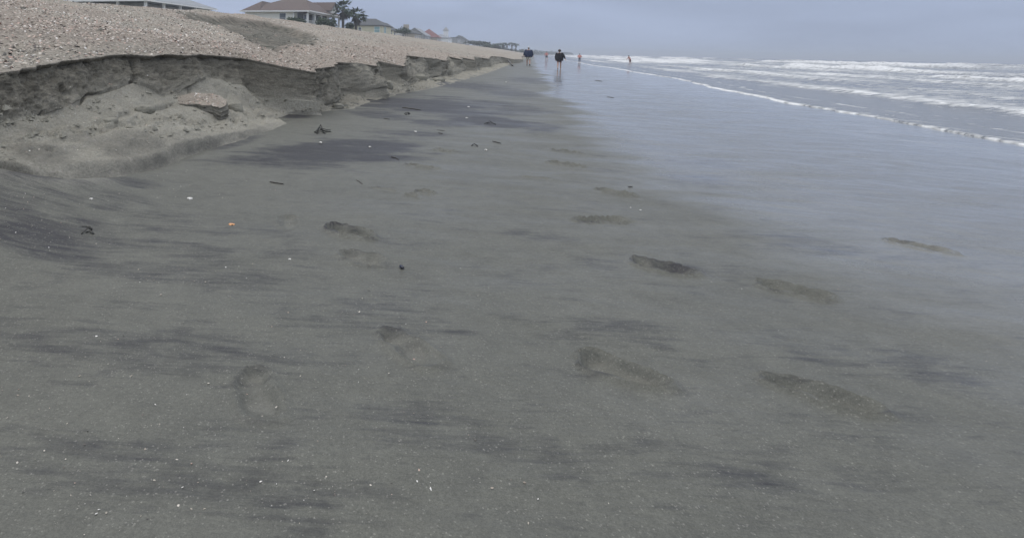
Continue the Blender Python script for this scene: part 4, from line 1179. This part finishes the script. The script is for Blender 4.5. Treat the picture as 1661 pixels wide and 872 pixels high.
palm(557, 17, 114, 2.75, "taller fan palm beside the brown-roofed house")
palm(578, 27, 117, 2.55, "shorter fan palm right of the taller one")
for i, (u, v_, Y, lab) in enumerate([
        (790, 73.5, 240, "leftmost far palm of the row on the berm crest"), (798, 74.5, 250, "second far palm from the left on the crest"),
        (804, 72.8, 262, "third far palm from the left on the crest"), (809, 73.2, 268, "short far palm just right of the third"),
        (816.5, 71.5, 275, "fourth tall far palm with flat crown"), (822.5, 73.2, 285, "far palm between the two tallest"),
        (830.5, 71, 292, "tallest far palm near the right end"), (837, 73, 300, "rightmost far palm beside the navy-jacketed walker")]):
    palm(u, v_, Y, 2.3 if i in (4, 6) else 1.9, lab, 20, "far row of palms on the berm", True, True)
for i, (u, v_, Y, r, lab) in enumerate([
        (772, 69.5, 250, (5, 3, 1.0), "low olive scrub right of the last house"), (781, 71, 262, (4.5, 3, 1.2), "olive scrub mound on the crest, higher part"),
        (793, 76, 275, (6, 3, 1.0), "scrub under the leftmost far palms"), (806, 78.5, 290, (6, 3, .9), "scrub under the middle far palms"),
        (820, 81.5, 310, (7, 3, .8), "scrub under the tallest far palms"), (846, 83.5, 360, (7, 4, 1.3), "hazy scrub behind the navy-jacketed walker")]):
    shrub(u, v_, Y, r, lab, 420, .5, M_FARLEAF)
# far wooded point where the shore bends seaward
Sp = np.array([520., 640, 760, 900, 1050, 1250]); 
lp = []
for (s_, n1) in zip(Sp, [-4, 6, 22, 48, 70, 84]): lp.append((s_, n1))
b = MB()
poly = [sn_to_xy(s_, n1) for (s_, n1) in lp] + [sn_to_xy(1400, 60), sn_to_xy(1400, -200), sn_to_xy(520, -200)]
b.prism([(p[0], p[1]) for p in poly], -1.0, .55)
pt_o = b.build("far_point", M_LAND); tag(pt_o, "low far point of land on the horizon", kind="structure")
b = MB()
for i in range(95):
    t = i / 94.0; s_ = 560 + 650 * t
    n1 = float(np.interp(s_, [520, 640, 760, 900, 1050, 1250], [-4, 6, 22, 48, 70, 84])) - 7 - 4 * random.random()
    x, y = sn_to_xy(s_, n1); hh = random.uniform(1.6, 4.4) * (1 - .35 * t)
    leaves(b, (x, y, .5 + hh * .55), (6.5, 6.5, hh * .75), 60, 1.2)
fw = b.build("far_woodland", M_FARLEAF); tag(fw, "hazy far line of trees on the low point", kind="stuff")

# ------------------------------------------------------------------ people
def mat_skin(name, c): return simple(name, c, .55, .08, 12, .05)
SKIN = mat_skin("skin", (.50, .30, .22)); SKIN2 = mat_skin("tanned_skin", (.48, .28, .21))
def cloth(name, c): return simple(name, c, .85, .18, 9, .4, .02)
def remeshed(b, name, mat, parent, voxel, smooth_it=4):
    me = b.mesh("raw"); o = bpy.data.objects.new("raw", me); COL.objects.link(o)
    md = o.modifiers.new("r", 'REMESH'); md.mode = 'VOXEL'; md.voxel_size = voxel
    sm = o.modifiers.new("s", 'SMOOTH'); sm.factor = .5; sm.iterations = smooth_it
    dg = bpy.context.evaluated_depsgraph_get()
    me2 = bpy.data.meshes.new_from_object(o.evaluated_get(dg)); me2.name = name
    bpy.data.objects.remove(o); bpy.data.meshes.remove(me)
    me2.materials.clear(); me2.materials.append(mat)
    me2.polygons.foreach_set("use_smooth", [True] * len(me2.polygons))
    return link(bpy.data.objects.new(name, me2), parent)
def person(label, loc, heading, H, skin, top, bottom, hair, legs, arms, lean=0.0, side_lean=0.0, puff=1.0, top_len=.0, short_len=.55, cap=None, shoe=None, hair_vol=1.0, vox=.009):
    """legs: ((thigh, knee) left, right) in degrees; arms: ((swing, abduct, elbow) left, right); built for 1.75 m and scaled"""
    o = empty("person", loc, heading); tag(o, label, "person", "people walking on the beach"); k_ = H / 1.75; o.scale = (k_, k_, k_)
    V3 = Vector; R_ = math.radians
    hip_c = V3((0, 0, .93)); feet = []; LEG = []
    for sx, (th, kn) in zip((-1, 1), legs):
        h = hip_c + V3((sx*.095, 0, 0)); a = R_(th); kd = V3((sx*.03, math.sin(a), -math.cos(a))).normalized()
        kp = h + kd * .43; a2 = R_(th - kn); sd_ = V3((0, math.sin(a2), -math.cos(a2))); an = kp + sd_ * .41
        a3 = a2 * .75; ft = V3((sx*.02, math.cos(a3), math.sin(a3)))
        LEG.append((h, kp, an, ft))
    low = min(min((L_[2]).z - .075, (L_[2] + L_[3] * .15).z - .03) for L_ in LEG)
    up = V3((0, 0, -low))
    LEG = [(h + up, kp + up, an + up, ft) for (h, kp, an, ft) in LEG]; hc = hip_c + up
    tl = R_(lean); sl_ = R_(side_lean)
    tu = V3((math.sin(sl_), math.sin(tl) * math.cos(sl_), math.cos(tl) * math.cos(sl_)))
    waist, chest, nk = hc + tu * .17, hc + tu * .38, hc + tu * .53
    head = nk + (tu * .6 + V3((0, .2 * math.sin(tl), .4))).normalized() * .16 + V3((0, .015, 0))
    b = MB()
    b.tube([hc - tu*.06, hc + tu*.04, waist, chest, nk - tu*.02, nk + tu*.01], [(.13, .10), (.165, .115), (.145, .10), (.175, .115), (.12, .08), (.05, .05)], 18)
    b.tube([nk - tu*.05, nk + (head - nk)*.8], [.06, .052], 12)
    b.ball(head, (.076, .094, .115), 18, 14); b.ball(head + V3((0, .045, -.05)), (.055, .055, .06), 12, 8)
    b.tube([head + V3((0, .085, .02)), head + V3((0, .115, -.022))], [.010, .017], 8)
    for sx in (-1, 1): b.ball(head + V3((sx*.078, -.005, -.005)), (.012, .022, .032), 8, 6)
    hands = []; ARM = []
    for sx, (sw, ab, el) in zip((-1, 1), arms):
        sh = chest + tu*.10 + V3((sx*.185, 0, 0)); a, c = R_(sw), R_(ab)
        d = V3((sx*math.sin(c), math.sin(a)*math.cos(c), -math.cos(a)*math.cos(c))).normalized()
        ep = sh + d*.29; a2 = a + R_(el); c2 = c*.8
        d2 = V3((sx*math.sin(c2), math.sin(a2)*math.cos(c2), -math.cos(a2)*math.cos(c2))).normalized(); wp = ep + d2*.25
        ARM.append((sh, ep, wp, d2))
        b.tube([sh + V3((-sx*.05, 0, .0)), sh, sh.lerp(ep, .5), ep, ep.lerp(wp, .4), wp], [.06, .057, .05, .042, .04, .028], 12)
        # hand: palm, four unequal bent fingers, thumb from the side of the palm
        fw_ = V3((0, 1, 0)) - d2 * d2.y; fw_ = fw_.normalized() if fw_.length > .1 else V3((0, 0, 1)); inw = d2.cross(fw_) * 1.0
        if inw.x * sx > 0: inw = -inw
        pc = wp + d2 * .05
        b.tube([wp, pc, wp + d2*.095], [.024, .030, .030], 10)
        for q in range(4): b.tube([pc + fw_*(.033 - .022*q), wp + d2*.085 + fw_*(.036 - .024*q)], .012, 7)
        for q, fl in enumerate((.070, .078, .072, .056)):
            r0 = wp + d2*.085 + fw_*(.036 - .024*q)
            m1 = r0 + d2*fl*.5 + inw*.006; m2 = m1 + (d2*.8 + inw*.55).normalized()*fl*.5
            b.tube([r0, m1, m2], [.0105, .0095, .0075], 7)
        t0 = wp + d2*.03 + fw_*.022; t1 = t0 + (fw_*.75 + d2*.6).normalized()*.04; b.tube([t0, t1, t1 + (d2*.9 + inw*.3).normalized()*.032], [.014, .012, .009], 7)
    for (h, kp, an, ft) in LEG:
        b.tube([h + V3((0, 0, .07)), h, h.lerp(kp, .5), kp, kp.lerp(an, .3) - ft*.015, an], [.095, .092, .078, .058, .060, .038], 14)
        b.tube([an - ft*.045 + V3((0,0,-.035)), an + V3((0,0,-.045)), an + ft*.10 + V3((0,0,-.05)), an + ft*.175 + V3((0,0,-.058))], [(.032, .036), (.040, .036), (.045, .024), (.030, .014)], 10)
    remeshed(b, "body", skin, o, vox)
    e = MB()
    for sx in (-1, 1): e.ball(head + V3((sx*.031, .083, .012)), .011, 8, 6)
    e.build("eyes", simple("eye_dark", (.02, .02, .02), .3), o)
    MB().tube([head + V3((-.022, .098, -.062)), head + V3((0, .103, -.064)), head + V3((.022, .098, -.062))], .006, 6).build("mouth", simple("lip", (.30, .10, .09), .5), o)
    # top garment
    g_ = MB(); p = puff; bot = hc + tu*(-.02 - top_len)
    g_.tube([bot, hc + tu*.08, waist, chest, nk - tu*.045, nk - tu*.005], [(.20*p, .15*p), (.205*p, .155*p), (.20*p, .145*p), (.205*(.5+.5*p), .14*(.5+.5*p)), (.13, .095), (.075, .072)], 20)
    for sx, (sh, ep, wp, d2) in zip((-1, 1), ARM):
        out_ = V3((sx * .045 * (p - 1), 0, 0)); sh, ep, wp = sh + out_, ep + out_, wp + out_ * .3
        rr = [.07*(.6+.4*p), .078*(.5+.5*p), .070*(.4+.6*p), .062*(.4+.6*p), .052*(.5+.5*p), .044]
        pts_ = [sh + V3((-sx*.05, 0, 0)), sh, sh.lerp(ep, .5), ep, ep.lerp(wp, .5), wp - d2*.015]
        g_.tube([Vector(q) + V3((random.uniform(-.008, .008), random.uniform(-.008, .008), 0)) for q in pts_], rr, 12)
    remeshed(g_, "jacket" if top_len > 0 else "shirt", top, o, .012, 3)
    g_ = MB(); g_.tube([hc + tu*.13, hc + tu*.02, hc - V3((0, 0, .07))], [(.165, .118), (.178, .132), (.15, .12)], 18)
    for (h, kp, an, ft) in LEG:
        e_ = h.lerp(kp, short_len) if short_len <= 1 else kp.lerp(an, short_len - 1)
        if short_len > 1: g_.tube([h + V3((0, 0, .05)), h, h.lerp(kp, .5), kp, e_], [.105, .11, .095, .078, .066], 14)
        else: g_.tube([h + V3((0, 0, .05)), h, e_], [.105, .115, .108], 14)
    remeshed(g_, "shorts" if short_len <= 1 else "trousers", bottom, o, .011, 3)
    hb = MB(); hv = hair_vol
    hb.ball(head + V3((0, -.018, .022)), (.086*hv, .100*hv, .112*(.8+.2*hv)), 18, 14)
    if hv > 1.1:
        for i in range(26):
            a = random.uniform(0, 6.28); q = random.uniform(-.5, .9); b_ = head + V3((math.cos(a)*.085*hv*math.cos(q), -.02 + min(.02, math.sin(a)*.09*hv*math.cos(q)), .02 + .10*math.sin(q))); hb.ball(b_, random.uniform(.02, .035), 8, 6)
    ho = remeshed(hb, "hair", hair, o, .011, 2)
    if cap:
        c_ = MB(); c_.ball(head + V3((0, -.005, .055)), (.092, .110, .088), 18, 12); c_.tube([head + V3((0, .07, .05)), head + V3((0, .12, .045)), head + V3((0, .175, .035))], [(.075, .012), (.07, .010), (.05, .008)], 14)
        remeshed(c_, "cap", cap, o, .009, 2)
    if shoe:
        for (h, kp, an, ft) in LEG:
            MB().tube([an - ft*.075 + V3((0,0,-.036)), an - ft*.02 + V3((0,0,-.035)), an + ft*.06 + V3((0,0,-.045)), an + ft*.15 + V3((0,0,-.052)), an + ft*.205 + V3((0,0,-.058))], [(.028, .030), (.047, .046), (.050, .040), (.052, .030), (.030, .018)], 12).build("shoe", shoe, o, True)
    return o
def stand(u, v_):
    s, n, z = beach_pt(u, v_); x, y = sn_to_xy(s, n); return (x, y, float(beach_h(s, n)))
HD = -AZ
person("walker in navy jacket, white cap and pale shorts near the scarp", stand(857, 106.5), HD + .05, 1.82, SKIN, cloth("navy_jacket", (.012, .024, .065)), cloth("cream_shorts", (.62, .58, .50)), simple("grey_hair", (.06, .055, .05), .8),
       ((16, 4), (-12, 22)), ((-10, 27, 14), (8, 25, 20)), lean=5, puff=1.72, top_len=.10, short_len=.85, cap=cloth("white_cap", (.70, .70, .70)), shoe=simple("dark_shoe", (.02, .02, .02), .6))
person("barefoot walker in loose black jacket on the wet sand", stand(907, 113), HD - .06, 1.60, SKIN, cloth("black_jacket", (.008, .009, .014)), cloth("mauve_shorts", (.16, .11, .13)), simple("brown_hair", (.055, .035, .025), .8),
       ((-14, 26), (12, 3)), ((4, 16, 15), (-6, 34, 6)), lean=4, puff=1.6, top_len=.13, short_len=.62, hair_vol=1.35)
DH = simple("dark_hair", (.03, .022, .02), .8)
person("far figure in coral top left of the black-jacketed walker", stand(886.5, 98), HD + .2, 1.70, SKIN, cloth("coral_shirt", (.60, .27, .25)), cloth("grey_shorts", (.16, .16, .18)), DH,
       ((14, 5), (-12, 30)), ((-20, 24, 40), (22, 30, 60)), lean=6, short_len=.9, vox=.012)
person("far figure in coral top reflected at the water edge", stand(940, 101.7), HD - .1, 1.55, SKIN, cloth("coral_shirt_two", (.62, .27, .23)), cloth("charcoal_leggings", (.10, .10, .12)), DH,
       ((6, 3), (-6, 12)), ((10, 26, 70), (-5, 28, 40)), lean=4, short_len=1.75, puff=1.15, vox=.012)
bs_, bn_, _ = beach_pt(1022, 105.2)
bx_, by_ = sn_to_xy(bs_, bn_)
person("stooping wader in reddish swimwear standing in the shallow surf", (bx_, by_, float(beach_h(bs_, bn_))), HD + 1.0, 1.72, SKIN2, cloth("rose_top", (.46, .24, .20)), cloth("brown_shorts", (.20, .11, .10)), DH,
       ((12, 6), (-6, 10)), ((30, 24, 12), (24, 18, 20)), lean=24, short_len=.9, vox=.012)

# ------------------------------------------------------------------ sea mist
k = NT("mist"); k.t.nodes.remove(k.b)
pv = k.n("ShaderNodeVolumePrincipled"); pv.inputs["Color"].default_value = (.84, .90, 1.0, 1); pv.inputs["Density"].default_value = 0.0011
pv.inputs["Anisotropy"].default_value = 0.2
k.t.links.new(pv.outputs[0], k.out.inputs["Volume"])
hz = MB().box(-6600, 8200, -3000, 8200, -1.6, 17.0).build("haze", k.m)
tag(hz, "thin pale sea mist over the beach", kind="stuff")
